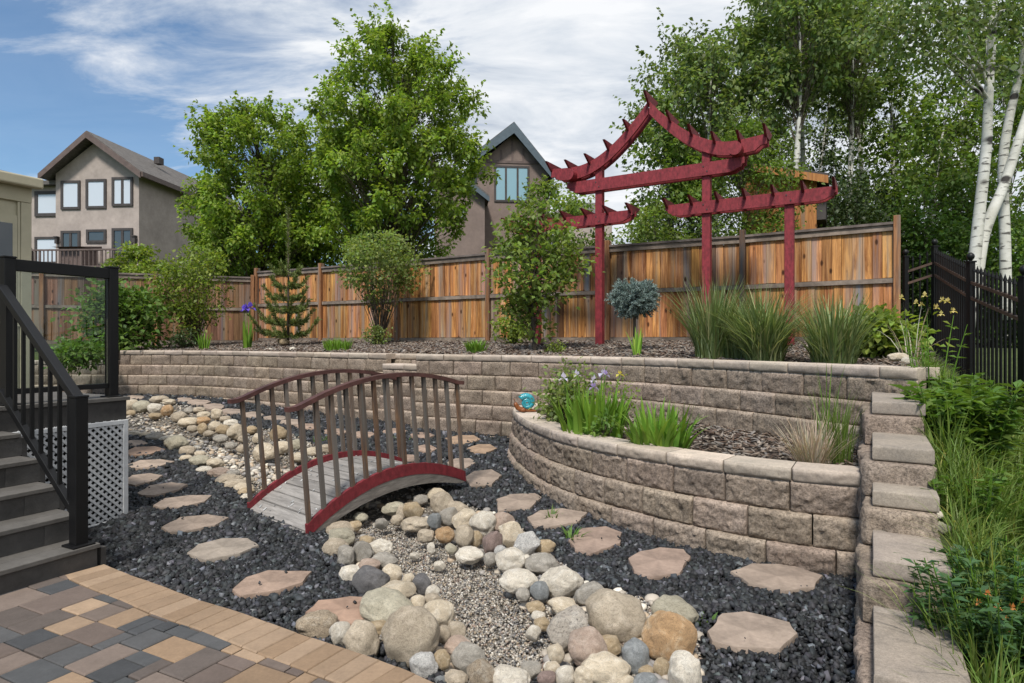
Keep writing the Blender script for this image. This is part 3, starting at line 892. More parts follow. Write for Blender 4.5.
# ------------------------------------------------------------------ paints and timbers
M['deck'] = mat_plain('deck_composite', (.105, .098, .09), .7, .2, 6, (1, 1, 1), bmp=.2, bscale=70)
M['deck_dark'] = mat_plain('deck_fascia', (.05, .047, .044), .75, .25, 6, bmp=.2, bscale=70)
M['black'] = mat_plain('black_powder_coat', (.007, .007, .0075), .45, .15, 10, bmp=.05, spec=.25)
M['white'] = mat_plain('lattice_white', (.52, .53, .54), .7, .12, 6, bmp=.1)
M['red'] = mat_plain('red_stain', (.215, .026, .034), .65, .40, 9, (3, 3, 1.5), bmp=.25, bscale=40)
M['red_shaded'] = mat_plain('shaded_red_stain', (.16, .022, .03), .55, .35, 6, bmp=.25, bscale=40)  # same red as the beams, darkened to paint in the slats' shaded undersides
M['rail'] = mat_plain('brown_rail_stain', (.085, .036, .031), .5, .35, 6, bmp=.25)
M['baluster'] = mat_wood('baluster_wood', (.20, .115, .065), (.075, .046, .033), (.125, .112, .10), .75, sc=(20, 20, 2), knots=False)
M['plank'] = mat_plain('grey_plank', (.245, .23, .217), .8, .32, 5, (9, .8, 9), bmp=.35, bscale=20)
M['stringer'] = mat_plain('grey_stringer', (.165, .148, .132), .8, .35, 4, (1.5, 9, 9), bmp=.35, bscale=20)
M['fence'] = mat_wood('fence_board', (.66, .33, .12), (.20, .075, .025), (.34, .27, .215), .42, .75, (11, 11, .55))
M['fence_shaded'] = mat_wood('fence_board_shaded', (.29, .165, .095), (.12, .062, .034), (.20, .17, .145), .3, .75, (11, 11, .55))  # fence boards darkened: shade of the left run is put into the colour
M['fence_post'] = mat_wood('fence_post', (.38, .185, .085), (.17, .078, .038), (.19, .165, .14), .45)
M['fence_rail'] = mat_plain('fence_rail', (.19, .155, .13), .85, .5, 2.2, (1, 1, 1), bmp=.3)
M['glass'] = mat_glass('clear_pane', (.88, .92, .92))
M['stucco'] = mat_plain('stucco', (.385, .33, .30), .95, .16, 1.2, bmp=.6, bscale=14)
M['stucco_dark'] = mat_plain('stucco_brown', (.215, .165, .145), .95, .14, 1.2, bmp=.6, bscale=14)
M['shingle'] = mat_plain('shingle', (.125, .115, .108), .9, .35, 3, (1, 1, 6), bmp=.5)
M['trim_dark'] = mat_plain('trim_dark', (.06, .052, .05), .6, .2, 4)
M['trim_brown'] = mat_plain('trim_brown', (.13, .095, .085), .6, .2, 4)
M['trim_blue'] = mat_plain('trim_blue', (.085, .115, .14), .55, .15, 4)
M['beige'] = mat_plain('beige_siding', (.46, .42, .305), .6, .08, 3, bmp=.05)
M['siding'] = mat_plain('brick_red_siding', (.16, .085, .065), .7, .2, 5)
M['win'] = mat_window('window_glass', (.30, .33, .36), .06)
M['win_pale'] = mat_window('blind_behind_glass', (.55, .60, .66), .12)
M['win_blue'] = mat_window('blue_window_glass', (.22, .38, .45), .06)
M['win_dark'] = mat_window('dark_window_glass', (.05, .06, .065), .06)
M['cedar'] = mat_wood('cedar', (.48, .22, .075), (.28, .11, .04), (.24, .17, .12), .2)

# ------------------------------------------------------------------ deck with stairs, railings and lattice
A1 = np.array((-2.57, 3.88)); ZD, RISE, RUN = .93, .155, .23
def st(n, e, z): p = A1 + N_ * n + E_ * e; return Vector((p[0], p[1], z))
MS = Matrix(((N_[0], E_[0], 0, A1[0]), (N_[1], E_[1], 0, A1[1]), (0, 0, 1, 0), (0, 0, 0, 1)))   # local axes: x down the stairs, y along a tread
deck = thing('deck', 'grey composite deck with stairs, black railings and white lattice skirt', 'deck')
WID = 2.6
n5 = -RUN * 5
mb = MB()
for k in range(16):
    mb.box(n5 - .14 * (k + 1) + .003 + .02, n5 - .14 * k - .003 + .02, -WID - .6, .88, ZD - .03, ZD, MS, (random.uniform(.9, 1.1),) * 3)
o = mb.build('deck_boards', M['deck'], deck, bev=.003)
mb = MB(); mb.box(n5 - .03, n5 - .002, -WID - .6, .86, ZD - .19, ZD - .032, MS); mb.box(n5 - 2.3, n5 - .032, .835, .86, ZD - .19, ZD - .032, MS)
mb.build('fascia', M['deck_dark'], deck, bev=.003)
for k in range(5):
    zt = .135 + RISE * k; a = -RUN * k
    mb = MB()
    mb.box(a - RUN / 2 - .002, a + .012, -WID, -.012, zt - .028, zt, MS, (1.05,) * 3); mb.box(a - RUN - .01, a - RUN / 2 + .002 - .006, -WID, -.012, zt - .028, zt, MS, (.93,) * 3)
    mb.build('tread', M['deck'], deck, bev=.004)
    mb = MB(); mb.box(a - .03, a - .008, -WID, -.02, zt - RISE + .0 if k else -.05, zt - .03, MS, (1.25,) * 3)
    if k: 
        for q in np.arange(-WID, -.2, .46): mb.box(a - .008, a - .003, q + .1, q + .3, zt - RISE + .002, zt - .032, MS, (1.5,) * 3)
    mb.build('riser', M['deck_dark'], deck)
mb = MB()
prof = [Vector((0.0, 0, -.05)), Vector((0.0, 0, .10))]
for k in range(5):
    prof += [Vector((-RUN * k - .002, 0, .10 + RISE * k)), Vector((-RUN * (k + 1) - .002, 0, .10 + RISE * k))]
prof += [Vector((n5 - .03, 0, ZD - .35)), Vector((n5 - .03, 0, -.05))]
pp = []
for p in prof:
    if not pp or (p - pp[-1]).length > 1e-4: pp.append(p)
mb.prism([MS @ p for p in pp], MS.to_3x3() @ Vector((0, .03, 0)) , (1.1,) * 3)
mb.build('stringer', M['deck_dark'], deck)
# lattice skirt under the deck edge: two crossed layers of laths in a frame
lx = n5 + .004
y0, y1, z0, z1 = .04, .84, -.10, ZD - .20
z1 = ZD - .19
mb = MB()
def lath(dirn, xx):
    """45 degree laths clipped to the frame rectangle"""
    w_ = .0185; step = .042
    L = (y1 - y0) + (z1 - z0)
    c = -L
    while c < L:
        pts = []
        # line z - z0 = dirn*(y - y0) + c
        ya, yb = y0, y1
        f = lambda y: z0 + dirn * (y - (y0 if dirn > 0 else y1)) + c
        lo = (z0 - c - z0) * dirn + (y0 if dirn > 0 else y1); hi = (z1 - c - z0) * dirn + (y0 if dirn > 0 else y1)
        ya, yb = max(y0, min(lo, hi)), min(y1, max(lo, hi))
        if yb - ya > .012:
            mb.bar(MS @ Vector((xx, ya, f(ya))), MS @ Vector((xx, yb, f(yb))), .006, w_, up=MS.to_3x3() @ Vector((0, -dirn, 1)), col=(.95,) * 3)
        c += step * 1.414
lath(1, lx + .004); lath(-1, lx + .011)
lat = mb.build('lattice_panel', M['white'], deck)
mb = MB()
for (a, b_, c, d) in ((y0 - .02, y0 + .02, z0, z1), (y1 - .02, y1 + .02, z0, z1), (y0 + .02, y1 - .02, z1 - .035, z1), (y0 + .02, y1 - .02, z0, z0 + .035)):
    mb.box(lx - .004, lx + .02, a, b_, c, d, MS)
mb.build('lattice_frame', M['white'], lat, bev=.003)
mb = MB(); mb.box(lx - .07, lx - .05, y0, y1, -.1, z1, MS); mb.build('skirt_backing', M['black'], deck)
mb = MB(); mb.box(n5 - 2.0, n5 - .06, .80, .83, -.1, ZD - .19, MS); mb.build('side_skirt', M['deck_dark'], deck)
# glass railing along the deck edge
rail_n = n5 - .07
ztop = ZD + 1.0
mb = MB(); mb.bar(st(rail_n, .04, ztop + .015), st(rail_n, .80, ztop + .015), .055, .085); gr = mb.build('glass_railing', M['black'], deck, bev=.004)
gr['label'] = 'black framed clear glass railing panel'
for e in (.05, .78):
    mb = MB(); c = st(rail_n, e, 0); X_, Y_ = Vector((*N_, 0)), Vector((*E_, 0))
    L_ = MS.copy(); L_.translation = Vector((c.x, c.y, 0))
    mb.box(-.036, .036, -.036, .036, ZD, ztop + .06, L_); mb.box(-.06, .06, -.06, .06, ZD, ZD + .012, L_)
    mb.box(-.040, .040, -.040, .040, ztop + .06, ztop + .075, L_)
    mb.build('post', M['black'], gr, bev=.004)
mb = MB(); mb.bar(st(rail_n, .086, ZD + .095), st(rail_n, .744, ZD + .095), .04, .04); mb.build('bottom_rail', M['black'], gr, bev=.003)
mb = MB(); mb.bar(st(rail_n, .088, (ZD + .115 + ztop - .028) / 2), st(rail_n, .742, (ZD + .115 + ztop - .028) / 2), .006, ztop - .028 - ZD - .115); mb.build('glass_pane', M['glass'], gr)
# stair handrail and balusters
nt_ = -.06; ne = -.10
zn = 1.03
pA, pB = st(n5 + .02, ne + .07, ZD + .84), st(nt_ + .0, ne, zn - .0)
mb = MB(); mb.bar(pA, pB, .06, .05); hr = mb.build('stair_railing', M['black'], deck, bev=.006)
pC, pD = st(n5 + .02, ne + .07, ZD + .11), st(nt_, ne, .30)
mb = MB(); mb.bar(pC, pD, .04, .045); mb.build('bottom_rail', M['black'], hr, bev=.003)
for k in range(8):
    f = (k + .7) / 8.6; a, b_ = pC.lerp(pD, f), pA.lerp(pB, f)
    mb = MB(); L_ = MS.copy(); L_.translation = Vector((a.x, a.y, 0)); mb.box(-.010, .010, -.010, .010, a.z, b_.z, L_); mb.build('baluster', M['black'], hr)
mb = MB(); c = st(nt_, ne, 0); L_ = MS.copy(); L_.translation = Vector((c.x, c.y, 0))
mb.box(-.037, .037, -.037, .037, .135, 1.045, L_); mb.box(-.065, .065, -.065, .065, .135, .148, L_); mb.box(-.041, .041, -.041, .041, 1.045, 1.06, L_)
mb.build('newel_post', M['black'], hr, bev=.004)

# ------------------------------------------------------------------ corner of the house the deck belongs to
hc = np.array((-4.76, 6.08))
MHs = Matrix(((N_[0], E_[0], 0, hc[0]), (N_[1], E_[1], 0, hc[1]), (0, 0, 1, 0), (0, 0, 0, 1)))
hs = thing('house', 'corner of a beige house with a glazed deck door at the left edge', 'house')
mb = MB(); mb.box(-.15, 0, -4.5, 0, ZD - .9, 2.92, MHs); mb.box(-4.2, -.152, -.15, -.0, ZD - .9, 2.92, MHs); mb.build('wall', M['beige'], hs)
mb = MB()
for z in np.arange(ZD + .02, ZD + .58, .11): mb.prism([MHs @ Vector((.002, -.10, z)), MHs @ Vector((.022, -.10, z)), MHs @ Vector((.006, -.10, z + .108)), MHs @ Vector((.002, -.10, z + .108))], MHs.to_3x3() @ Vector((0, -1.0, 0)), (random.uniform(.85, 1.15),) * 3)
mb.build('lap_siding', M['siding'], hs)
mb = MB(); mb.box(.002, .03, -.06, .03, ZD, 2.74, MHs); mb.box(.002, .022, -.085, -.062, ZD + .60, 2.74, MHs); mb.box(.002, .035, -4.4, .03, 2.742, 2.90, MHs)
mb.build('corner_trim', M['beige'], hs, bev=.004)
mb = MB(); mb.box(.002, .02, -1.5, -.088, ZD + .62, 2.60, MHs, (1, 1, 1)); w_ = mb.build('window', M['beige'], hs)
mb = MB(); mb.box(.021, .024, -1.42, -.128, ZD + .70, 2.52, MHs); mb.build('pane', M['win_dark'], w_)
mb = MB(); mb.prism([MHs @ Vector(p) for p in ((-.3, .06, 2.92), (.06, .06, 2.92), (.06, .06, 2.99), (-4, .06, 4.0), (-4, .06, 3.8))], MHs.to_3x3() @ Vector((0, -5, 0))); mb.build('roof', M['trim_dark'], hs)
mb = MB(); mb.box(.062, .15, -4.9, .08, 2.88, 2.98, MHs); mb.build('gutter', M['beige'], hs, bev=.015)
mb = MB(); mb.box(.024, .07, -.36, -.28, 2.66, 2.69, MHs); mb.box(.03, .04, -.5, -.34, 2.62, 2.72, MHs); mb.build('door_sign', M['trim_dark'], hs)

# ------------------------------------------------------------------ arched footbridge
bu, bv = Vector((.66, .751, 0)).normalized(), None
BO = Vector((-1.52, 4.62, -.055)); BL, BWd = 1.65, .96
tilt = math.atan2(.14, BL)
bu3 = Vector((bu.x * math.cos(tilt), bu.y * math.cos(tilt), math.sin(tilt)))
bv = Vector((-bu.y, bu.x, 0)); bn = bu3.cross(bv).normalized()
MBr = Matrix.Identity(4)
for i in range(3): MBr[i][0], MBr[i][1], MBr[i][2], MBr[i][3] = bu3[i], bv[i], bn[i], BO[i]
br = thing('footbridge', 'small arched garden footbridge with red curbs, brown balusters and grey plank deck', 'footbridge')
br.matrix_world = MBr
def arch(s): return .235 * (1 - (2 * s - 1) ** 2) if s > 0 else s * .5                     # deck height above its chord
def B(s, y, z): return Vector((s * BL, y, z))
# planks
mb = MB(); npl = 15
for k in range(-1, npl):
    s0, s1 = k / npl + .0032, (k + 1) / npl - .0032
    j = random.uniform(-.001, .001)
    mb.hexa([B(s0, .036 if k >= 0 else .0, arch(s0) - .03 + .02), B(s1, .036, arch(s1) - .03 + .02), B(s1, BWd - .036, arch(s1) - .03 + .02), B(s0, BWd - .036, arch(s0) - .03 + .02),
             B(s0, .036, arch(s0) + .025 + j), B(s1, .036, arch(s1) + .025 + j), B(s1, BWd - .036, arch(s1) + .025 + j), B(s0, BWd - .036, arch(s0) + .025 + j)], (random.uniform(.8, 1.15),) * 3)
mb.build('plank_deck', M['plank'], br, bev=.003)
# fallen petals and bits on the boards are part of the deck's wear
mb = MB()
for k in range(70):
    s_, y_ = random.uniform(.02, .75), random.uniform(.1, .95); a = random.uniform(0, PI); l = random.uniform(.006, .016)
    c = B(s_, y_, arch(s_) + .028); d1 = Vector((math.cos(a) * l, math.sin(a) * l, (arch(s_ + .01) - arch(s_)) / .01 / BL * math.cos(a) * l)); d2 = Vector((-math.sin(a) * l * .5, math.cos(a) * l * .5, 0))
    mb.hexa([c - d1 - d2, c + d1 - d2, c + d1 + d2, c - d1 + d2] + [q + Vector((0, 0, .003)) for q in (c - d1 - d2, c + d1 - d2, c + d1 + d2, c - d1 + d2)], (random.uniform(.2, .5),) * 3)
tag(mb.build('fallen_petals', M['mulch'], None), 'scattered dry petals and bits lying on the bridge planks', 'plant litter', kind='stuff').matrix_world = MBr
NS = 28
for y in (0.0, BWd - .036):
    mb = MB()
    for k in range(NS):
        s0, s1 = k / NS, (k + 1) / NS
        f0, f1 = arch(s0), arch(s1)
        pts = lambda z0, z1, ya, yb: [B(s0, ya, f0 + z0), B(s1, ya, f1 + z0), B(s1, yb, f1 + z0), B(s0, yb, f0 + z0), B(s0, ya, f0 + z1), B(s1, ya, f1 + z1), B(s1, yb, f1 + z1), B(s0, yb, f0 + z1)]
        mb.hexa(pts(-.02, .078, y, y + .034), (.72,) * 3)
    o = mb.build('curb', M['red'], br)
    mb = MB()
    for k in range(NS):
        s0, s1 = k / NS, (k + 1) / NS
        low = lambda s: max(-.02, .135 * (1 - ((2 * s - 1) / .9) ** 2) - .02)
        a, b_ = min(low(s0), arch(s0) - .02), min(low(s1), arch(s1) - .02)
        a, b_ = max(a, -.03), max(b_, -.03)
        yy = y + .003 if y == 0 else y + .003
        mb.hexa([B(s0, yy, a), B(s1, yy, b_), B(s1, yy + .028, b_), B(s0, yy + .028, a), B(s0, yy, arch(s0) - .021), B(s1, yy, arch(s1) - .021), B(s1, yy + .028, arch(s1) - .021), B(s0, yy + .028, arch(s0) - .021)])
    mb.build('stringer', M['stringer'], br)
for y in (.017, BWd - .017):
    pts = [B(s, y, max(arch(s), 0) * .66 + .955 - .04 * s) for s in np.linspace(-.05, 1.025, 30)]
    mb = MB()
    for a, b_ in zip(pts[:-1], pts[1:]):
        d = (b_ - a).normalized(); mb.bar(a, b_ + d * .001, .062, .034, up=(0, 0, 1))
    mb.build('handrail', M['rail'], br)
    for k in range(13):
        s = .015 + .97 * k / 12
        mb = MB(); w_ = .0155; yo = y + (.001)
        mb.box(s * BL - w_, s * BL + w_, yo - .0145, yo + .0145, arch(s) + .02, arch(s) * .66 + .942 - .04 * s, None, (random.uniform(.75, 1.2),) * 3)
        mb.build('baluster', M['baluster'], br)

# ------------------------------------------------------------------ red pergola gate
D0 = 11.3; AO = Vector((.456, 11.3, 0)); au = Vector((.85, -.53, 0)).normalized(); av = Vector((-au.y, au.x, 0)); av = -av if av.y > 0 else av   # av: towards the viewer
MA = Matrix.Identity(4)
for i in range(3): MA[i][0], MA[i][1], MA[i][3] = au[i], av[i], AO[i]
def AP(s, y, z): return MA @ Vector((s, y, z))
arb = thing('pergola', 'red Japanese style garden pergola with swept roof beams and two side wings', 'pergola')
S_P = (0, 1.24, 3.05, 4.24); SC_ = 2.145
for k, s in enumerate(S_P):
    top = 3.62 if k in (0, 3) else 4.72
    top = 3.44 if k in (0, 3) else 4.47
    mb = MB(); mb.box(s - .062, s + .062, -.062, .062, 1.25, top, MA, (random.uniform(.9, 1.05),) * 3); mb.build('post', M['red'], arb, bev=.006)
def beam(poly2, y0, y1, name, mat='red'):
    """outline in (s, z) given thickness y0..y1"""
    mb = MB(); mb.prism([AP(s, y0, z) for s, z in poly2], MA.to_3x3() @ Vector((0, y1 - y0, 0)))
    return mb.build(name, M[mat], arb)
def tailcut(s0, s1, zc, h, flip=False):
    """straight board with a stepped ogee cut under both ends"""
    t, b_ = zc + h / 2, zc - h / 2
    e = [(0, t), (0, zc + h * .05), (.035, zc + .0), (.05, zc - h * .2), (.10, zc - h * .28), (.15, zc - h * .42), (.22, b_)]
    L = [(s0 + a, z) for a, z in e]; R = [(s1 - a, z) for a, z in e]
    return L + R[::-1]
for y in (.064, -.064 - .04):
    beam(tailcut(S_P[1] - .58, S_P[2] + .58, 4.05, .20), y, y + .04, 'tie_beam')
for (a, b_) in ((-.6, 1.86), (2.42, 4.86)):
    for y in (.064, -.064 - .04): beam(tailcut(a, b_, 3.46, .185), y, y + .04, 'wing_beam')
def rz(x):
    """height of the swept roof line at distance x from the middle"""
    x = abs(x)
    return 5.20 - .89 * math.sin(min(x, 1.35) / 1.35 * PI / 2) ** .92 + (.05 * ((x - 1.35) / .6) ** 1.5 if x > 1.35 else 0)
for y in (.064, -.064 - .04):
    for sg in (-1, 1):
        xs_ = np.linspace(.012, 1.80, 22)
        top_ = [(SC_ + sg * x, rz(x) + .10) for x in xs_]; bot = [(SC_ + sg * x, rz(x) - .11 + (.06 if x > 1.7 else 0)) for x in xs_]
        mb = MB(); d = MA.to_3x3() @ Vector((0, .04, 0))
        for i in range(len(xs_) - 1):
            mb.prism([AP(*(top_[i][0], y, top_[i][1])), AP(top_[i + 1][0], y, top_[i + 1][1]), AP(bot[i + 1][0], y, bot[i + 1][1]), AP(bot[i][0], y, bot[i][1])], d)
        mb.build('roof_beam', M['red'], arb)
for sg in (-1, 1):                                                       # round purlin logs
    s_ = SC_ + sg * 1.38
    mb = MB(); mb.tube([AP(s_, -.26, 4.255), AP(s_, .26, 4.255)], .10, 20); mb.build('purlin', M['red'], arb)
def slat(s, z, h=.105, lean=0.0, L=.32):
    """cross board on edge; both ends taper to a raised point"""
    prof = [(-L, h * .98), (-L + .05, h), (L - .05, h), (L, h * .98), (L - .03, h * .78), (L - .22, -.03), (-L + .22, -.03), (-L + .03, h * .78)]
    t_ = .036; ca, sa = math.cos(lean), math.sin(lean)
    mb = MB()
    poly = [AP(s - t_ / 2 * ca - zz_ * sa, y, z + zz_ * ca - t_ / 2 * sa) for y, zz_ in prof]
    mb.prism(poly, MA.to_3x3() @ Vector((t_ * ca, 0, t_ * sa)))
    mb.build('cross_slat', M['red_shaded'], arb)
for s in S_P:                                                            # bolt heads where beams cross the posts
    for zc_ in ((3.46,) if s in (S_P[0], S_P[3]) else (3.46, 4.05)):
        for dx, dz in ((-.028, .04), (.028, -.04)):
            mb = MB(); mb.tube([AP(s + dx, .1035, zc_ + dz), AP(s + dx, .112, zc_ + dz)], .011, 8); mb.build('bolt', M['trim_dark'], arb)
slat(SC_, 5.24, .15)
for sg in (-1, 1):
    for x in (.36, .70, 1.05, 1.42, 1.79):
        sl_ = (rz(x + .05) - rz(x - .05)) / .1
        slat(SC_ + sg * x, rz(x) + .075, .115)
for a, b_ in ((-.6, 1.86), (2.42, 4.86)):
    for s in np.linspace(a + .03, b_ - .03, 7): slat(s, 3.53, .105)

# ------------------------------------------------------------------ cedar fence
def fence_run(name, label, pts, mat, zb, hgt, post_tall, skip_first=False, facing=1):
    t = thing(name, label, 'fence')
    for i, (p, q) in enumerate(zip(pts[:-1], pts[1:])):
        p, q = np.array(p), np.array(q); L = np.hypot(*(q - p)); d = (q - p) / L; n = np.array((-d[1], d[0]));
        if n @ (-p) < 0: n = -n                                        # towards the viewer
        R_ = Matrix(((d[0], n[0], 0, p[0]), (d[1], n[1], 0, p[1]), (0, 0, 1, 0), (0, 0, 0, 1)))
        zt = zb + hgt
        mid = zb + hgt * .52
        def boards(z0, z1, y):
            mb = MB(); x = .05
            while x < L - .06:
                w_ = random.uniform(.125, .15); x1 = min(x + w_, L - .05)
                k = random.uniform(.74, 1.16); g = random.random()
                c = (k, k * random.uniform(.88, 1.04), k * random.uniform(.78, 1.08))
                if g < .07: c = (.66 * k, .82 * k, 1.1 * k)
                if g > .95: c = (.35 * k, .33 * k, .36 * k)
                yy = y + random.uniform(-.006, .006)
                mb.box(x + .003, x1 - .003, yy, yy + .018, z0 + random.uniform(0, .012), z1, R_, c); x = x1
            x = .05
            while x < L - .06:
                w_ = random.uniform(.125, .15); x1 = min(x + w_, L - .03); k = random.uniform(.6, .9)
                mb.box(x - .001, x1 + .001, y - .032, y - .015, z0, z1 - .01, R_, (k, k * .95, k * .9)); x = x1
            o = mb.build('board_panel', M[mat], t)
            return o
        boards(mid + .045, zt - .10, -.012); boards(zb + .09, mid - .03, -.012)
        for (z0, z1, ya, yb, nm) in ((mid - .028, mid + .043, -.03, .045, 'mid_rail'), (zt - .10, zt - .01, .008, .046, 'top_rail'), (zb, zb + .09, -.02, .03, 'kick_board')):
            mb = MB(); k = random.uniform(.8, 1.25); mb.box(.03, L - .03, ya, yb, z0, z1, R_, (k, k * .98, k * .95)); mb.build(nm, M['fence_rail'], t)
        mb = MB(); mb.box(-.02, L - .045, -.05, .075, zt - .008, zt + .03, R_, (.8, .8, .85)); mb.build('top_cap', M['fence_rail'], t)
    for i, p in enumerate(pts):
        a = pts[min(i + 1, len(pts) - 1)]; b_ = pts[max(i - 1, 0)]
        d = np.array(a) - np.array(b_); d = d / np.hypot(*d); n = np.array((-d[1], d[0]))
        if n @ (-np.array(p)) < 0: n = -n
        R_ = Matrix(((d[0], n[0], 0, p[0]), (d[1], n[1], 0, p[1]), (0, 0, 1, 0), (0, 0, 0, 1)))
        k = random.uniform(.75, 1.1); g = random.random() < .3
        c = (k * .55, k * .62, k * .75) if g else (k, k, k)
        mb = MB(); mb.box(-.046, .046, -.04, .078 + .012, zb - .3, zb + hgt + post_tall, R_, c); mb.build('post', M['fence_post'], t, bev=.006)
    return t
FP = [FN0 + (FN1 - FN0) * k / 5 for k in range(6)]
FP = [(5.87, 9.45), (3.987, 10.70), (1.83, 11.83), (-.478, 12.90), (-2.607, 14.18), (-4.70, 15.33), (-6.70, 16.35)]
fence_run('wood_fence', 'sunlit honey cedar board fence with grey cap behind the pergola', FP, 'fence', 1.36, 1.81, .12)
fence_run('wood_fence', 'shaded brown board fence at the left, behind the leafy shrubs', [(-6.82, 16.30), (-8.9, 15.5), (-11.2, 14.8), (-13.5, 14.1)], 'fence_shaded', 1.30, 1.72, .08)

# ------------------------------------------------------------------ black ornamental iron fence
IP = [(5.98, 9.42, 2.60, 1.32), (6.27, 9.2, 2.72, 1.28), (5.40, 7.3, 2.25, .86), (4.85, 5.87, 1.93, .50), (4.25, 4.4, 1.6, .1), (3.65, 2.9, 1.3, -.2)]
irf = thing('iron_fence', 'black ornamental iron picket fence stepping down the slope at right', 'fence')
M['iron'] = mat_plain('black_iron', (.008, .008, .0085), .45, .2, 12, bmp=.05, spec=.28)
M['iron_rail'] = mat_plain('rusty_rail', (.10, .06, .042), .6, .5, 3, bmp=.1)
for i, (x, y, zt, zb) in enumerate(IP):
    mb = MB(); mb.box(x - .032, x + .032, y - .032, y + .032, zb - .3, zt + .06); mb.box(x - .042, x + .042, y - .042, y + .042, zt + .06, zt + .08)
    pst = mb.build('post', M['iron'], irf)
    mb = MB(); mb.lathe([(.012, zt + .08), (.02, zt + .09), (.038, zt + .115), (.042, zt + .135), (.036, zt + .158), (.018, zt + .175), (.003, zt + .182)], 12, Matrix.Translation((x, y, 0))); mb.build('finial', M['iron'], pst, smooth=True)
for a, b_ in zip(IP[:-1], IP[1:]):
    L = math.hypot(a[0] - b_[0], a[1] - b_[1]); n = max(4, int(L / .112))
    for dz in (-.17, -.35):
        mb = MB(); mb.bar((a[0], a[1], a[2] + dz), (b_[0], b_[1], b_[2] + dz), .032, .034); mb.build('rail', M['iron_rail' if a[1] > 4.5 else 'iron'], irf)
    mb = MB(); mb.bar((a[0], a[1], a[3] + .12), (b_[0], b_[1], b_[3] + .12), .03, .03); mb.build('rail', M['iron'], irf)
    for k in range(1, n):
        f = k / n; x, y, zt, zb = [a[j] + (b_[j] - a[j]) * f for j in range(4)]
        mb = MB(); mb.box(x - .0095, x + .0095, y - .0095, y + .0095, zb - .05, zt - .03)
        mb.add([(x - .016, y - .016, zt - .03), (x + .016, y - .016, zt - .03), (x + .016, y + .016, zt - .03), (x - .016, y + .016, zt - .03), (x, y, zt + .05)], [[3, 2, 1, 0], [0, 1, 4], [1, 2, 4], [2, 3, 4], [3, 0, 4]])
        mb.build('picket', M['iron'], irf)

# ------------------------------------------------------------------ neighbouring houses
def window(par, M4, x0, x1, z0, z1, y, pane='win', frame='trim_dark', mull=0, fw=.07):
    """frame proud of the wall face y (facing -y in M4's axes), pane inside it"""
    mb = MB()
    mb.box(x0, x0 + fw, y - .06, y - .003, z0, z1, M4); mb.box(x1 - fw, x1, y - .06, y - .003, z0, z1, M4)
    mb.box(x0 + fw, x1 - fw, y - .06, y - .003, z0, z0 + fw, M4); mb.box(x0 + fw, x1 - fw, y - .06, y - .003, z1 - fw, z1, M4)
    for k in range(mull): 
        xm = x0 + (x1 - x0) * (k + 1) / (mull + 1); mb.box(xm - fw / 2, xm + fw / 2, y - .05, y - .003, z0 + fw, z1 - fw, M4)
    w_ = mb.build('window', M[frame], par)
    mb = MB(); mb.box(x0 + fw, x1 - fw, y - .025, y - .006, z0 + fw, z1 - fw, M4); mb.build('pane', M[pane], w_)
    return w_
# house at left: local x along the facade, y into the house
Dh = 30.0
def hx(px, D=Dh): return (px - 512) / F * D
def hz(py, D=Dh): return HC - (py - HY) / F * D
H1 = Matrix.Translation((hx(139), Dh, 0)) @ Matrix.Rotation(math.radians(-4), 4, 'Z')
h1 = thing('neighbour_house', 'pale taupe stucco house with brown gabled roof, deck and dark window frames', 'house')
W1 = hx(139) - hx(51); zE = hz(172); zP = hz(139)
mb = MB()
mb.prism([H1 @ Vector(p) for p in ((0, 0, -1), (-W1, 0, -1), (-W1, 0, zE), (-W1 / 2 - .15, 0, zP - .15), (0, 0, zE))], H1.to_3x3() @ Vector((0, 11, 0)))
mb.box(-W1 - 3.5, -W1 - .004, .5, 10, -1, hz(182), H1)
mb.build('wall', M['stucco'], h1)
mb = MB(); ov = .45; xm = -W1 / 2 - .15
for sg in (-1, 1):
    xe = (0 + ov) if sg > 0 else (-W1 - ov); ze = zE - ov * (zP - zE) / (W1 / 2)
    mb.prism([H1 @ Vector(p) for p in ((xm, -.5, zP + .05), (xe, -.5, ze + .02), (xe, -.5, ze + .24), (xm, -.5, zP + .30))], H1.to_3x3() @ Vector((0, 12, 0)))
rf = mb.build('roof', M['shingle'], h1)
mb = MB(); mb.box(xm + 1.0, xm + 1.3, 3.0, 3.4, zP - .3, zP + .05, H1); mb.box(xm + 1.9, xm + 2.5, 7.5, 8.1, zP - .8, zP - .1, H1); mb.build('roof_vent', M['trim_dark'], rf)
mb = MB(); mb.prism([H1 @ Vector(p) for p in ((-W1 - 4, .1, hz(182)), (-W1 - .01, .1, hz(182)), (-W1 - .01, .1, hz(178)), (-W1 - 4, .1, hz(178)))], H1.to_3x3() @ Vector((0, 6, 0))); mb.build('side_roof', M['shingle'], h1)
mb = MB()
for sg in (-1, 1):
    xe = (0 + ov) if sg > 0 else (-W1 - ov); ze = zE - ov * (zP - zE) / (W1 / 2)
    mb.prism([H1 @ Vector(p) for p in ((xm, -.56, zP - .06), (xe, -.56, ze - .1), (xe, -.56, ze + .2), (xm, -.56, zP + .25))], H1.to_3x3() @ Vector((0, .055, 0)))
mb.box(ov - .02, ov + .08, -.5, 11.5, zE - .35, zE - .12, H1)
mb.build('fascia', M['trim_brown'], h1)
def lx_(px): return hx(px) - hx(139)
for (a, b_, c, d, pane, ml) in ((57, 77.5, 179.5, 208.5, 'win_pale', 0), (83.5, 105, 178.5, 208, 'win_pale', 0), (111, 133, 177, 206, 'win_pale', 1), (57, 77.5, 230, 263, 'win_dark', 1), (84, 105, 229, 242.5, 'win_dark', 0), (111, 133, 228, 263, 'win_dark', 1)):
    window(h1, H1, lx_(a), lx_(b_), hz(d), hz(c), 0, pane, mull=ml, fw=.12)
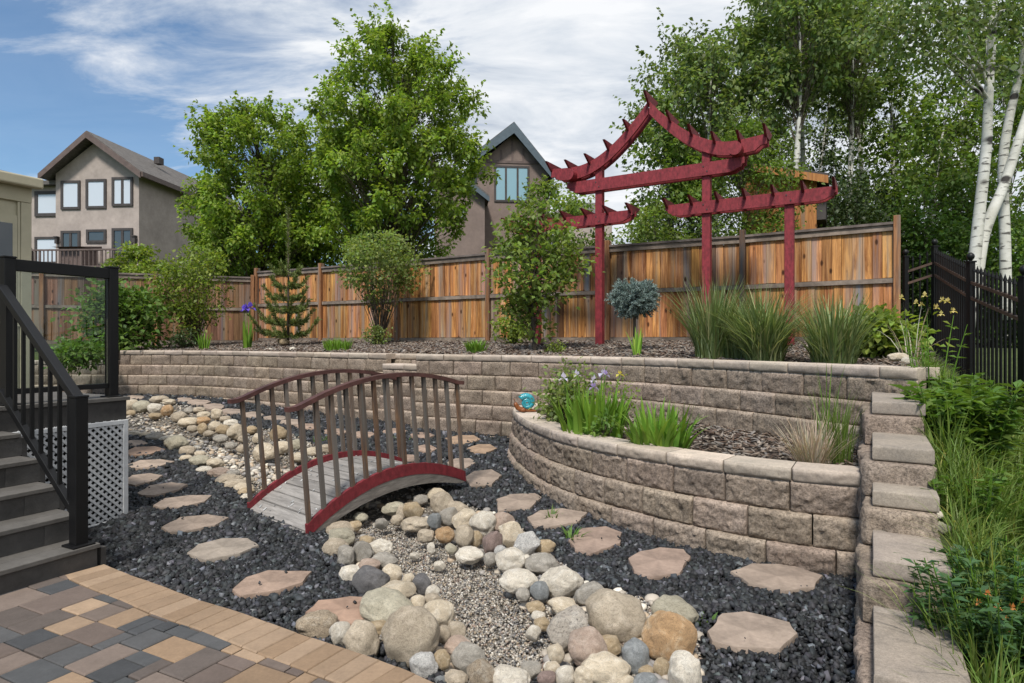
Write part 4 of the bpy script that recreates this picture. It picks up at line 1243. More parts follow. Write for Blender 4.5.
window(h1, H1, lx_(20), lx_(48), hz(213), hz(187), .5, 'win_pale', fw=.16); window(h1, H1, lx_(20), lx_(47), hz(262), hz(234), .5, 'win_pale', fw=.12)
mb = MB(); mb.box(.003, .06, 5.2, 6.3, hz(283), hz(240), H1); mb.build('side_door', M['trim_dark'], h1)
mb = MB(); mb.box(.003, .08, 7.0, 7.12, -1, zE - .2, H1); mb.build('downpipe', M['trim_dark'], h1)
for px in (53.5, 135.5):
    mb = MB(); x = lx_(px); mb.box(x - .06, x + .06, -.16, -.004, hz(243), hz(237), H1); mb.box(x - .09, x + .09, -.2, -.004, hz(237), hz(235.8), H1); mb.build('wall_lamp', M['trim_dark'], h1)
zdk = HC + 71.5 * 27.4 / F
mb = MB(); mb.box(lx_(40), lx_(172), -2.6, -.004, zdk - .25, zdk, H1); dk = mb.build('balcony', M['trim_brown'], h1)
zr = HC + 91.5 * 27.4 / F
mb = MB(); mb.box(lx_(40), lx_(172), -2.58, -2.5, zr - .07, zr, H1); mb.box(lx_(40), lx_(172), -2.57, -2.51, zdk + .08, zdk + .14, H1); mb.build('railing', M['trim_brown'], dk)
for k in range(34):
    x = lx_(40) + (lx_(172) - lx_(40)) * k / 33; wd = .05 if k % 5 == 0 else .017
    mb = MB(); mb.box(x - wd, x + wd, -2.56, -2.52, zdk, zr - .07, H1); mb.build('baluster', M['trim_brown'], dk)
mb = MB(); x0, x1 = lx_(80), lx_(108)
mb.box(x0 + .1, x1 - .1, -1.6, -.7, zdk, zdk + 1.1, H1); mb.prism([H1 @ Vector(p) for p in ((x0, -1.9, zdk + 1.1), (x0, -.5, zdk + 1.1), (x0, -.5, zdk + 1.3))], H1.to_3x3() @ Vector((x1 - x0, 0, 0)))
tag(mb.build('storage_cabinet', M['trim_brown'], None), 'brown sloped-top cabinet on the balcony of the taupe stucco house', 'cabinet')
mb = MB(); x0, x1 = lx_(30), lx_(46); mb.box(x0, x1, -1.8, -1.0, zdk + .003, zdk + 1.0, H1); mb.prism([H1 @ Vector(p) for p in ((x0, -1.8, zdk + 1.0), (x0, -1.0, zdk + 1.0), (x0, -1.2, zdk + 1.3), (x0, -1.6, zdk + 1.3))], H1.to_3x3() @ Vector((x1 - x0, 0, 0)))
tag(mb.build('covered_grill', M['trim_dark'], None), 'dark covered barbecue at the left end of the neighbour balcony', 'barbecue')

# brown house behind the maple
D2 = 36.0
H2 = Matrix.Translation((hx(548, D2), D2, 0)) @ Matrix.Rotation(math.radians(6), 4, 'Z')
h2 = thing('neighbour_house', 'brown stucco house with blue gable trim behind the pergola', 'house')
def l2(px): return hx(px, D2) - hx(548, D2)
def z2(py): return hz(py, D2)
W2 = -l2(477); xm = l2(513)
mb = MB()
mb.prism([H2 @ Vector(p) for p in ((0, 0, -1), (-W2, 0, -1), (-W2, 0, z2(168)), (xm, 0, z2(135)), (0, 0, z2(172)))], H2.to_3x3() @ Vector((0, 9, 0)))
mb.prism([H2 @ Vector(p) for p in ((l2(436), -1.6, -1), (l2(483), -1.6, -1), (l2(483), -1.6, z2(207)), (l2(456), -1.6, z2(186)), (l2(436), -1.6, z2(186)))], H2.to_3x3() @ Vector((0, 1.55, 0)))
mb.build('wall', M['stucco_dark'], h2)
mb = MB(); mb2 = MB()
for (xe, ze) in ((l2(471), z2(163)), (l2(552.5), z2(177))):
    mb.prism([H2 @ Vector(p) for p in ((xm, -.5, z2(131)), (xe, -.5, ze - .1), (xe, -.5, ze + .2), (xm, -.5, z2(131) + .3))], H2.to_3x3() @ Vector((0, 9.5, 0)))
    mb2 = MB(); mb2.prism([H2 @ Vector(p) for p in ((xm, -.56, z2(133) - .25), (xe, -.56, ze - .35), (xe, -.56, ze + .12), (xm, -.56, z2(131) + .26))], H2.to_3x3() @ Vector((0, .055, 0))); mb2.build('bargeboard', M['trim_blue'], h2)
mb.prism([H2 @ Vector(p) for p in ((l2(456), -2.0, z2(184)), (l2(487), -2.0, z2(208)), (l2(487), -2.0, z2(208) + .2), (l2(456), -2.0, z2(184) + .25), (l2(430), -2.0, z2(184) + .25), (l2(430), -2.0, z2(184)))], H2.to_3x3() @ Vector((0, 1.96, 0)))
mb2 = MB(); mb2.prism([H2 @ Vector(p) for p in ((l2(455), -2.06, z2(187)), (l2(487), -2.06, z2(211)), (l2(487), -2.06, z2(206.5)), (l2(455), -2.06, z2(182)))], H2.to_3x3() @ Vector((0, .055, 0)))
mb.build('roof', M['shingle'], h2); mb2.build('bargeboard', M['trim_blue'], h2)
window(h2, H2, l2(494), l2(529), z2(203), z2(167), 0, 'win_blue', mull=2, fw=.11)
mb = MB()
mb.box(-W2 + .05, -.05, -.04, -.003, z2(164.5), z2(162), H2)
for px in (489, 501, 512, 523): mb.box(l2(px) - .06, l2(px) + .06, -.03, -.003, z2(162) + .002, z2(135 + abs(px - 513) * .95) - .3, H2)
mb.build('batten', M['trim_brown'], h2)
window(h2, H2, l2(459), l2(465), z2(226), z2(214), -1.6, 'win_pale', mull=0, fw=.1)
# low grey roof far behind
D3 = 48.0
h3 = thing('neighbour_house', 'distant house showing only a low dark grey roof beyond the pergola', 'house')
def X3(px): return hx(px, D3)
def Z3(py): return hz(py, D3)
mb = MB(); mb.box(X3(560), X3(612), D3, D3 + 6, -1, Z3(214)); mb.build('wall', M['stucco'], h3)
mb = MB(); mb.prism([Vector(p) for p in ((X3(552), D3 - .5, Z3(215)), (X3(622), D3 - .5, Z3(215)), (X3(600), D3 + 2, Z3(197)), (X3(572), D3 + 2, Z3(197)))], Vector((0, 5, 0))); mb.build('roof', M['shingle'], h3)

# cedar play house over the fence
D4 = 13.6
H4 = Matrix.Translation((hx(785, D4), D4, 0)) @ Matrix.Rotation(math.radians(-28), 4, 'Z')
h4 = thing('playhouse', 'orange cedar playhouse with dark roof peeking over the fence between leaves', 'playhouse')
def z4(py): return hz(py, D4)
mb = MB(); mb.prism([H4 @ Vector(p) for p in ((-.85, 0, .9), (.62, 0, .9), (.62, 0, z4(184)), (-.62, 0, z4(166)), (-.85, 0, z4(170)))], H4.to_3x3() @ Vector((0, 1.6, 0))); mb.build('wall', M['cedar'], h4)
mb = MB(); mb.prism([H4 @ Vector(p) for p in ((-.62, -.2, z4(164)), (.85, -.2, z4(183)), (.85, -.2, z4(180)), (-.62, -.2, z4(161)))], H4.to_3x3() @ Vector((0, 2, 0)))
mb.prism([H4 @ Vector(p) for p in ((-.63, -.2, z4(164)), (-1.1, -.2, z4(176)), (-1.1, -.2, z4(173)), (-.63, -.2, z4(161)))], H4.to_3x3() @ Vector((0, 2, 0)))
mb.build('roof', M['trim_dark'], h4)
mb = MB(); mb.prism([H4 @ Vector(p) for p in ((-.62, -.24, z4(170)), (.85, -.24, z4(190)), (.85, -.24, z4(182.6)), (-.62, -.24, z4(163)))], H4.to_3x3() @ Vector((0, .035, 0))); mb.build('fascia', M['cedar'], h4)
mb = MB(); mb.box(.623, .80, .05, 1.4, z4(222), z4(190), H4); mb.build('shutter', M['trim_dark'], h4)
# ------------------------------------------------------------------ river rocks
RK = {
 'cream': mat_rock('cream_rock', (.60, .505, .375), (.72, .635, .51), (.38, .30, .21)),
 'white': mat_rock('white_rock', (.64, .575, .475), (.77, .715, .62), (.38, .32, .27), .4),
 'tan': mat_rock('tan_rock', (.42, .32, .20), (.53, .43, .30), (.25, .18, .11)),
 'beige': mat_rock('beige_rock', (.46, .385, .29), (.58, .495, .385), (.25, .20, .155), .45),
 'grey': mat_rock('grey_rock', (.345, .315, .27), (.47, .43, .375), (.17, .155, .145), .45),
 'dark': mat_rock('dark_grey_rock', (.14, .135, .135), (.21, .20, .20), (.30, .28, .27), .25),
 'blue': mat_rock('blue_grey_rock', (.225, .235, .235), (.32, .33, .33), (.42, .42, .42), .3),
 'pink': mat_rock('pinkish_rock', (.45, .34, .27), (.55, .44, .36), (.28, .20, .17)),
 'purple': mat_rock('purple_brown_rock', (.26, .19, .165), (.36, .27, .24), (.17, .12, .11), .4),
 'orange': mat_rock('orange_tan_rock', (.44, .28, .15), (.54, .41, .27), (.30, .17, .08), .4),
 'green': mat_rock('greenish_grey_rock', (.43, .39, .295), (.53, .485, .375), (.2, .19, .15), .4),
 'blotch': mat_rock('blotched_rock', (.50, .44, .37), (.62, .57, .50), (.13, .115, .11), .85, sc=4),
 'streak': mat_rock('streaked_rock', (.40, .32, .23), (.52, .45, .36), (.10, .075, .055), .5, vein=(.07, .05, .035), sc=5),
 'vein': mat_rock('veined_rock', (.52, .50, .47), (.66, .64, .60), (.35, .36, .36), .3, vein=(.15, .15, .15), sc=5),
}
def ico(sub):
    v = [tuple(p) for p in ICO_V]; f = [tuple(t) for t in ICO_F]
    for _ in range(sub):
        mid = {}; nf = []
        def m(a, b):
            k = (min(a, b), max(a, b))
            if k not in mid:
                p = Vector(v[a]) + Vector(v[b]); p.normalize(); mid[k] = len(v); v.append(tuple(p))
            return mid[k]
        for a, b, c in f:
            ab, bc, ca = m(a, b), m(b, c), m(c, a); nf += [(a, ab, ca), (b, bc, ab), (c, ca, bc), (ab, bc, ca)]
        f = nf
    return v, f
ICO4 = ico(4); ICO3 = ico(3)
def rock_shape(seed, angular=0.0, sub=ICO4):
    r_ = random.Random(seed); v, f = sub; out = []
    o1 = Vector((r_.uniform(0, 50), r_.uniform(0, 50), r_.uniform(0, 50)))
    planes = []
    for k in range(int(5 + angular * 7)):
        d = Vector((r_.gauss(0, 1), r_.gauss(0, 1), r_.gauss(0, .8))).normalized(); planes.append((d, r_.uniform(.70, .92) if angular else r_.uniform(.78, .95)))
    e = r_.uniform(1.9, 2.5)
    for p in v:
        p = Vector(p)
        L = (abs(p.x) ** e + abs(p.y) ** e + abs(p.z) ** e) ** (1 / e); q = p / L
        q = q * (1 + .26 * noise.noise(q * .9 + o1) + .12 * noise.noise(q * 2.1 + o1) + .03 * noise.noise(q * 5 + o1) + .012 * noise.noise(q * 13 + o1))
        for d, h in planes:
            t_ = q.dot(d) - h
            if t_ > 0: q = q - d * t_ * (.85 if angular else .6)
        out.append(q)
    xs = [[q[i] for q in out] for i in range(3)]
    return [tuple((q[i] - (max(xs[i]) + min(xs[i])) / 2) / ((max(xs[i]) - min(xs[i])) / 2) for i in range(3)) for q in out], f
_rmesh, _rshape = {}, {}
def rock_mesh(kind, ang, var, sub):
    key = (kind, ang, var, sub)
    if key not in _rmesh:
        k2 = (ang, var, sub)
        if k2 not in _rshape: 
            v, f = rock_shape(int(ang * 100) * 131 + var * 17 + 5, ang, ICO4 if sub else ICO3); _rshape[k2] = (v, np.array(f))
        _rmesh[key] = np_mesh('rock_' + kind, _rshape[k2][0], _rshape[k2][1], RK[kind], smooth=True)
    return _rmesh[key]
ROCKN = 0
def rock(px, py, w, h, kind, label, group=None, ang=0.0, rot=0.0, lift=0.0, deep=None):
    """picture centre and size -> a stone resting in the bed; its far half is as deep as it is wide"""
    global ROCKN; ROCKN += 1
    r_ = random.Random(ROCKN * 77 + 3)
    yb = py + h / 2
    D = G(px, yb, .0)[1]
    rx = w / 2 * D / F
    el = math.atan2(yb - HY, F)                                     # looking-down angle
    hv = h * D / F                                                  # apparent height
    ry = rx * (deep or r_.uniform(.72, .95))
    # apparent half height^2 = (rz cos)^2 + (ry sin)^2, with part of the base sunk in the gravel
    s_, c_ = math.sin(el), math.cos(el)
    rz2 = (hv * .56) ** 2 - (ry * s_) ** 2
    rz_ = math.sqrt(max(rz2, (.45 * rx) ** 2)) / c_
    rz_ = min(rz_, rx * 1.25)
    Dc = D + ry * .70
    x, y = (px - 512) / F * Dc, Dc
    z = float(g_low(0, y)) - (.04 if inpoly(np.array([x]), np.array([y]), FLOOR)[0] else .0) + rz_ * .74 + lift
    z = HC - (py - HY) / F * Dc if abs((HC - (py - HY) / F * Dc) - z) < .5 * rz_ + .02 else z
    o = link('river_rock', rock_mesh(kind, ang, r_.randrange(7), 1 if w > 22 else 0))
    o.location = (x, y, z)
    o.scale = (rx, ry, rz_)
    o.rotation_euler = (r_.uniform(-.12, .12), math.radians(-rot), r_.uniform(-.25, .25) + (PI if r_.random() < .5 else 0))
    return tag(o, label, 'rock', group)
BIGR = [
 # left bank, near the patio
 (409.5, 637, 59, 53, 'beige', 'biggest tan boulder of the left bank, touching the patio border', 0, 25),
 (386.7, 610, 63, 32, 'green', 'broad greenish grey boulder lying behind the biggest tan boulder', 0, 12),
 (370.6, 581.7, 38, 26, 'dark', 'smooth dark slate grey boulder left of the creek', 0, 8),
 (362.6, 640.7, 37, 35, 'beige', 'grey-brown boulder between the white rock and the biggest tan boulder', 0, -40),
 (340.6, 634, 24, 22, 'white', 'small white rock against the patio border beside the streaked one', 0, 0),
 (316.5, 625.4, 41, 25, 'streak', 'brown streaked rough rock at the left end of the patio rocks', .5, 5),
 (378, 628.6, 23, 15, 'tan', 'small yellow-tan rock tucked under the broad greenish boulder', 0, 0),
 (424, 666, 28, 25, 'vein', 'bluish white veined rock on the patio border', 0, -20),
 (441.6, 661, 18, 22, 'tan', 'small tan angular rock right of the veined rock', .6, 0),
 (468.4, 657, 36, 26, 'grey', 'smooth light grey rock by the near left edge of the pea gravel', 0, 10),
 (457.7, 646, 30, 17, 'pink', 'pale pinkish rock behind the smooth light grey one', 0, 0),
 (443, 634, 17, 15, 'beige', 'small beige rock right of the biggest tan boulder', 0, 0),
 (456, 631, 21, 16, 'beige', 'flat beige rock on the gravel side of the left bank', .4, 0),
 (439, 614, 34, 27, 'cream', 'cream pink boulder leaning on the biggest tan boulder', 0, -15),
 (417.5, 603, 15, 14, 'cream', 'small cream rock right of the greenish boulder', 0, 0),
 (432, 599, 20, 12, 'beige', 'flat beige rock above the cream pink boulder', 0, 0),
 (398.7, 591, 37, 20, 'cream', 'lumpy cream rock behind the greenish boulder', .2, 8),
 (421.5, 583.6, 18, 17, 'dark', 'dark angular rock at the creek edge right of the slate boulder', .7, -30),
 (408.5, 580, 13, 12, 'cream', 'small cream rock beside the dark angular rock', 0, 0),
 (392, 573.7, 21, 16, 'cream', 'cream rock just right of the slate boulder', 0, -15),
 (433, 591, 15, 10, 'white', 'small white angular rock below the dark angular rock', .6, 0),
 (350.5, 574.5, 23, 18, 'white', 'white angular rock left of the slate boulder', .6, 0),
 (369, 565.7, 24, 14, 'pink', 'tan pink rock above the slate boulder', 0, 0),
 (385, 560, 28, 13, 'grey', 'flat grey rock above the cream rock of the left bank', 0, -10),
 (380, 547.7, 26, 16, 'white', 'white angular rock of the left bank under the bridge end', .7, 0),
 (362.6, 552, 20, 20, 'grey', 'light grey rough rock of the left bank', .4, -30),
 (346, 556, 18, 21, 'grey', 'grey rock leaning on the pale rock near the bridge foot', 0, 0),
 (336, 548, 27, 18, 'beige', 'pale oval rock at the gravel edge near the bridge foot', 0, 8),
 (342, 537, 28, 17, 'green', 'olive beige rock behind the pale oval one by the bridge foot', 0, -8),
 (341, 528, 29, 12, 'beige', 'flat beige rock nearest the bridge foot', 0, 0),
 (366.6, 541.5, 15, 11, 'tan', 'small tan rock between bridge foot and white angular rock', 0, 0),
 (481, 676, 32, 26, 'streak', 'dark mottled grey rock at the bottom of the creek', .2, 20),
 (510, 679, 42, 24, 'white', 'white rock at the bottom of the creek', 0, 0),
 (456, 679, 26, 15, 'beige', 'beige rock at the lower patio corner', 0, 0),
 (440, 680, 12, 8, 'blue', 'tiny blue grey rock at the lower patio corner', 0, 0),
 # right bank, near
 (617, 617.6, 68, 47, 'beige', 'biggest beige boulder of the right bank', 0, -12),
 (670.6, 639.6, 57, 49, 'orange', 'large orange tan boulder of the right bank', 0, 30),
 (674, 612.5, 49, 29, 'green', 'pale greenish rock behind the orange boulder', 0, -8),
 (569, 627.7, 40, 40, 'blotch', 'white rock with dark blotches left of the biggest beige boulder', .2, 40),
 (588, 649, 39, 36, 'pink', 'pinkish rock below the blotched white rock', 0, 20),
 (608, 646.7, 27, 20, 'tan', 'tan brown rock in front of the pinkish one', 0, 0),
 (636, 657, 30, 30, 'blue', 'smooth blue grey rock left of the orange boulder', 0, -20),
 (685, 675, 34, 44, 'white', 'white speckled upright rock at the bottom right of the creek', .2, 0),
 (662, 669, 18, 20, 'tan', 'small tan rock between blue grey and white speckled rocks', 0, 0),
 (646, 671, 19, 11, 'tan', 'little tan rock under the blue grey one', 0, 0),
 (605, 670, 54, 30, 'cream', 'large cream tan rock at the bottom of the right bank', 0, 0),
 (584, 677, 21, 19, 'cream', 'cream rock at the bottom, left of the large cream tan one', 0, 0),
 (617, 681, 34, 14, 'cream', 'cream rock at the very bottom edge of the right bank', 0, 0),
 (647, 681, 31, 14, 'blue', 'grey blue rock at the very bottom edge of the right bank', 0, 0),
 (565, 676, 21, 17, 'white', 'white rock at the bottom between the banks', 0, 0),
 (552.4, 669, 17, 13, 'cream', 'small cream rock among the bottom rocks', 0, 0),
 (547, 679, 20, 14, 'purple', 'small purple grey rock among the bottom rocks', .3, 0),
 (531, 669.5, 21, 15, 'grey', 'grey angular rock among the bottom rocks', .5, 0),
 (555.7, 653.5, 18, 17, 'cream', 'round cream rock alone at the right gravel edge', 0, 0),
 (533, 633, 16, 14, 'white', 'small white angular rock lying on the pea gravel', .6, 0),
 (542, 624, 17, 12, 'tan', 'yellow tan rock near the right gravel edge, lower of two', 0, 0),
 (535.4, 607.5, 20, 12, 'tan', 'yellow tan rock near the right gravel edge, upper of two', 0, 0),
 (538.5, 616, 15, 9, 'white', 'small white rock between the two yellow tan ones', 0, 0),
 (562.5, 606, 31, 18, 'cream', 'flat cream rock above the blotched white rock', 0, -6),
 (591.6, 595, 34, 25, 'grey', 'grey green speckled rock behind the biggest beige boulder', 0, 8),
 (561.8, 583, 46, 29, 'white', 'large white rock with tan stains on the right bank', 0, 8),
 (540, 592, 20, 19, 'blue', 'dark blue grey rock under the large stained white rock', 0, -30),
 (523, 595, 15, 12, 'grey', 'little grey rock left of the dark blue grey one', 0, 0),
 (518.7, 581, 40, 22, 'white', 'white oval rock at the gravel edge, lower of two', 0, 6),
 (510.6, 560.6, 32, 23, 'white', 'rounded white rock at the gravel edge, upper of two', 0, 10),
 (543, 564, 38, 22, 'grey', 'grey speckled oval rock on the right bank', 0, 10),
 (545, 547, 22, 14, 'tan', 'cream yellow rock beside the gravel weeds', 0, 0),
 (526, 544, 23, 27, 'vein', 'grey white rock with purple tinge', .3, -40),
 (512, 535, 24, 26, 'cream', 'cream rock right of the purple brown one', .2, 20),
 (492, 543, 21, 26, 'purple', 'purple brown rock of the right bank', .2, 15),
 (503, 523, 25, 19, 'pink', 'pink rock on top of the right bank', .4, 0),
 (484, 523, 27, 24, 'white', 'cream white rock left of the pink one', 0, 35),
 (465, 520, 28, 19, 'cream', 'cream rock with orange stain left of the cream white one', 0, 20),
 (464, 537, 20, 26, 'beige', 'tan beige upright rock right of the orange brown one', 0, 0),
 (476, 539, 14, 17, 'tan', 'small tan rock left of the purple brown one', 0, 0),
 (469.7, 555, 29, 15, 'white', 'white cream flat rock on the gravel edge below the tan beige rock', 0, 6),
 (490, 559, 13, 12, 'grey', 'small grey tan rock left of the rounded white one', 0, 0),
 (500.7, 552, 14, 12, 'vein', 'small light rock below the purple brown one', 0, 0),
 (445, 534.7, 21, 15, 'orange', 'shiny orange brown rock on the gravel edge', 0, 0),
 (426, 536, 18, 13, 'beige', 'beige rock left of the shiny orange brown one', 0, 0),
 (451, 549, 13, 9, 'green', 'small flat green grey rock below the orange brown one', 0, 20),
 (431, 548.6, 11, 11, 'white', 'tiny white rock alone on the pea gravel', .3, 0),
 (440, 560.5, 12, 9, 'white', 'tiny pale rock in the middle of the pea gravel', .3, 0),
 (447, 518, 21, 17, 'grey', 'grey rock under the right end of the bridge', .3, 10),
 (434, 521.7, 15, 17, 'blue', 'blue grey rock under the right end of the bridge', .3, 0),
 (457, 509, 24, 14, 'beige', 'beige oval rock at the right foot of the bridge', 0, 12),
 (442, 504, 26, 21, 'beige', 'rounded beige rock against the right foot of the bridge', 0, 25),
 (437, 495, 21, 13, 'cream', 'cream rock highest by the right foot of the bridge', 0, 0),
 (413.5, 511.6, 19, 17, 'tan', 'tan rock in the shade under the bridge', .3, 0),
 (402, 512, 12, 14, 'beige', 'small beige rock in the shade under the bridge', 0, 0),
 (416, 524, 31, 13, 'beige', 'flat light rock at the front of the shade under the bridge', 0, 0),
 (420, 500, 16, 10, 'grey', 'grey rock deep under the bridge', 0, 0),
 (395.6, 509, 28, 14, 'green', 'long dull rock deep under the bridge', 0, 0),
 (397, 520, 13, 10, 'beige', 'little beige rock at the middle of the bridge opening', 0, 0),
 (382, 524, 13, 10, 'grey', 'little grey rock at the middle of the bridge opening', .3, 0),
 (355, 526, 15, 10, 'tan', 'tan rock under the left end of the bridge', 0, 0),
 (360, 517, 16, 9, 'green', 'olive rock under the left end of the bridge', 0, 0),
 (415, 551, 10, 7, 'white', 'tiny white stone on the pea gravel near the white angular rock', .3, 0),
]
for (px, py, w_, h_, kd, lab, an, ro) in BIGR: rock(px, py, w_, h_, kd, lab, None, an, ro)
# upstream banks, beyond the bridge
UP = [
 (131, 405.6, 16, 12, 'cream'), (142, 407, 17, 12, 'green'), (155, 408.7, 16, 10, 'white'), (167.6, 410.7, 13, 11, 'orange'), (159.4, 399.5, 18, 7, 'beige'), (169, 402, 14, 6, 'cream'), (131, 413.4, 10, 6, 'tan'),
 (155, 416, 14, 6, 'tan'), (179, 417, 17, 10, 'beige'), (189, 410.7, 10, 6, 'grey'), (199, 410, 13, 6, 'beige'), (204, 415, 14, 7, 'cream'), (217, 414.4, 12, 11, 'cream'), (188, 422, 19, 9, 'cream'), (202.5, 421, 16, 8, 'orange'),
 (193, 429, 13, 7, 'beige'), (202.5, 429, 11, 11, 'tan'), (215, 426, 15, 9, 'cream'), (223, 430, 15, 10, 'tan'), (225, 419, 11, 6, 'beige'), (231, 423, 15, 7, 'white'), (236, 431.6, 17, 15, 'cream'), (208.6, 433.7, 12, 6, 'beige'),
 (221, 439, 16, 8, 'grey'), (231, 445.6, 13, 7, 'grey'), (243, 439, 11, 7, 'beige'), (258, 438, 12, 9, 'cream'), (243, 448.6, 13, 8, 'beige'), (264, 451.7, 25, 17, 'cream'), (278, 433, 18, 14, 'tan'), (282, 447.6, 17, 12, 'cream'), (297, 445, 15, 11, 'green'), (251.6, 430, 12, 8, 'tan'),
 (312, 452, 16, 9, 'cream'), (325, 449, 14, 9, 'beige'), (300, 457, 16, 9, 'cream'), (318, 462, 14, 9, 'tan'),
 (133, 433.7, 15, 6, 'white'), (155, 437, 18, 8, 'grey'), (177, 443.5, 25, 15, 'green'), (187, 451, 17, 10, 'beige'), (186, 458, 13, 6, 'cream'), (200, 461, 22, 11, 'green'), (215, 463, 18, 9, 'cream'), (200, 454, 12, 6, 'cream'), (204.5, 470, 16, 7, 'white'), (219, 473, 24, 10, 'pink'),
 (229, 480, 27, 8, 'beige'), (233, 474, 15, 8, 'grey'), (235, 484.5, 23, 8, 'beige'), (243.5, 487.6, 20, 9, 'cream'), (246.5, 491.7, 17, 8, 'tan'), (245.5, 497, 11, 6, 'white'), (248.5, 480, 12, 6, 'beige'), (145, 435, 13, 5, 'cream'), (166, 439, 14, 6, 'white'),
]
UPLAB = {0: 'cream rock at the far left end of the upper creek bank', 1: 'pale green rock, second from the left of the upper creek bank', 2: 'greenish white oval rock on the upper far bank', 3: 'orange tan rock at the left of the upper far bank', 14: 'orange rock midway along the upper far bank', 22: 'large upright cream rock on the upper far bank left of the bridge',
 21: 'large round cream rock on the upper far bank left of the bridge', 12: 'cream rock standing upright on the upper far bank', 28: 'big cream boulder seen through the left balusters of the bridge', 29: 'tan boulder behind the far bridge rail', 39: 'big olive cream boulder on the near bank beside the stepping stones', 42: 'wide olive rock below the big olive cream boulder', 46: 'pinkish grey long rock on the near bank left of the bridge'}
UPLAB.pop(22)
for k, (px, py, w_, h_, kd) in enumerate(UP):
    if k in UPLAB: rock(px, py, w_, h_, kd, UPLAB[k])
    elif k < 37: rock(px, py, w_, h_, kd, 'small river rock packed along the far bank of the upper creek', 'rocks of the far bank upstream')
    else: rock(px, py, w_, h_, kd, 'small river rock packed along the near bank of the upper creek', 'rocks of the near bank upstream')
# half-buried cobbles between the named stones, and loose ones on the upper creek floor
rng = np.random.default_rng(12)
def cobbles(name, n, box, inside, smin, smax, label, seed):
    pal = np.array([(.45, .39, .31), (.34, .30, .25), (.26, .24, .22), (.52, .48, .41), (.40, .31, .22), (.20, .19, .185)])
    px, py = rng.uniform(box[0], box[1], 6000), rng.uniform(box[2], box[3], 6000)
    pts = np.array([G(a, b) for a, b in zip(px, py)]); k = inside(pts[:, 0], pts[:, 1]); pts = pts[k][:n]; n = len(pts)
    z = z_yard(pts[:, 0], pts[:, 1]); s = rng.uniform(smin, smax, n)
    S = np.stack([s * rng.uniform(1, 1.5, n), s * rng.uniform(.8, 1.1, n), s * rng.uniform(.5, .8, n)], 1)
    o = scatter(name, np.stack([pts[:, 0], pts[:, 1], z + s * .25], 1), S, M['pebble'], pal[rng.integers(0, 6, n)] * rng.uniform(.95, 1.4, (n, 1)), base=(np.array(ico(1)[0]), np.array(ico(1)[1])), jit=.05, tilt=.3, seed=seed, smooth=True)
    tag(o, label, 'cobble', kind='stuff')
cobbles('creek_cobbles', 800, (110, 400, 412, 500), lambda x, y: inpoly(x, y, FLOOR), .012, .035, 'small mixed cobbles littering the upper creek floor beyond the bridge', 31)
cobbles('bank_cobbles', 420, (300, 700, 495, 700), lambda x, y: inpoly(x, y, CREEK) & ~inpoly(x, y, FLOOR), .015, .035, 'small cobbles wedged between the larger bank rocks', 32)
# rocks on the raised bed
def bedrock(px, py, w, h, kind, label, D):
    r_ = w / 2 * D / F; x = (px - 512) / F * D; z = HC - (py - HY) / F * D
    o = link('garden_rock', rock_mesh(kind, .2, int(px) % 7, 0)); o.location = (x, D, z); o.scale = (r_, r_ * .8, h / 2 * D / F * 1.1); tag(o, label, 'rock')
bedrock(283, 341.5, 13, 7, 'tan', 'tan rock at the foot of the young pine', 13.2)
bedrock(270, 350, 9, 4, 'white', 'white rock on the wall edge, left of a pair below the pine', 11.9)
bedrock(292.5, 349.5, 9, 5, 'white', 'white rock on the wall edge, right of a pair below the pine', 11.6)
bedrock(898, 357, 22, 8, 'cream', 'cream rock at the right end of the upper wall', 5.2)
bedrock(907, 361, 14, 7, 'white', 'white rock leaning on the cream rock at the wall end', 5.0)
def slope_rock(px, py, w, h, kind, label):
    D = 2.0
    for _ in range(60):
        x = (px - 512) / F * D; z = float(z_right(np.array([x]), np.array([D]))[0]); zr_ = HC - (py - HY) / F * D
        if zr_ <= z: break
        D += .05
    r_ = w / 2 * D / F; o = link('garden_rock', rock_mesh(kind, .2, int(px) % 7, 0)); o.location = (x, D, z + r_ * .3); o.scale = (r_, r_ * .8, h / 2 * D / F); tag(o, label, 'rock')
slope_rock(936, 522, 18, 9, 'white', 'white rock by the stepped wall, upper of two under the weeds')
slope_rock(942, 535, 16, 13, 'green', 'grey green rock by the stepped wall, below the white one')
slope_rock(957, 557, 14, 10, 'white', 'pale rock half hidden by the rose bush')

# ------------------------------------------------------------------ snail ornament on the planter wall
sn = thing('snail_ornament', 'small glazed turquoise snail ornament on the planter wall cap', 'ornament', (.155, 7.15, .572)); sn.scale = (.86,) * 3
M['turq'] = mat_plain('turquoise_glaze', (.03, .27, .33), .15, .35, 30, bmp=.2, spec=.6)
M['amber'] = mat_plain('amber_glaze', (.23, .075, .022), .2, .4, 25, bmp=.2, spec=.6)
mb = MB(); pts, rad = [], []
for k in range(60):
    a = k / 59 * 2.35 * 2 * PI; r_ = .098 * math.exp(-a * .125)
    pts.append(Vector((.02 + r_ * math.cos(-a + 2.6), -.01 - .0035 * k / 6, .125 + r_ * math.sin(-a + 2.6)))); rad.append(.048 * math.exp(-a * .115))
mb.tube(pts, rad, 12); mb.build('shell', M['turq'], sn, smooth=True)
mb = MB(); mb.tube([(.15, 0, .008), (.10, 0, .018), (.02, 0, .03), (-.06, 0, .03), (-.10, -.005, .05), (-.125, -.008, .09), (-.135, -.01, .115), (-.137, -.01, .13)], [.006, .02, .034, .035, .033, .030, .027, .012], 12); mb.build('body', M['amber'], sn, smooth=True)
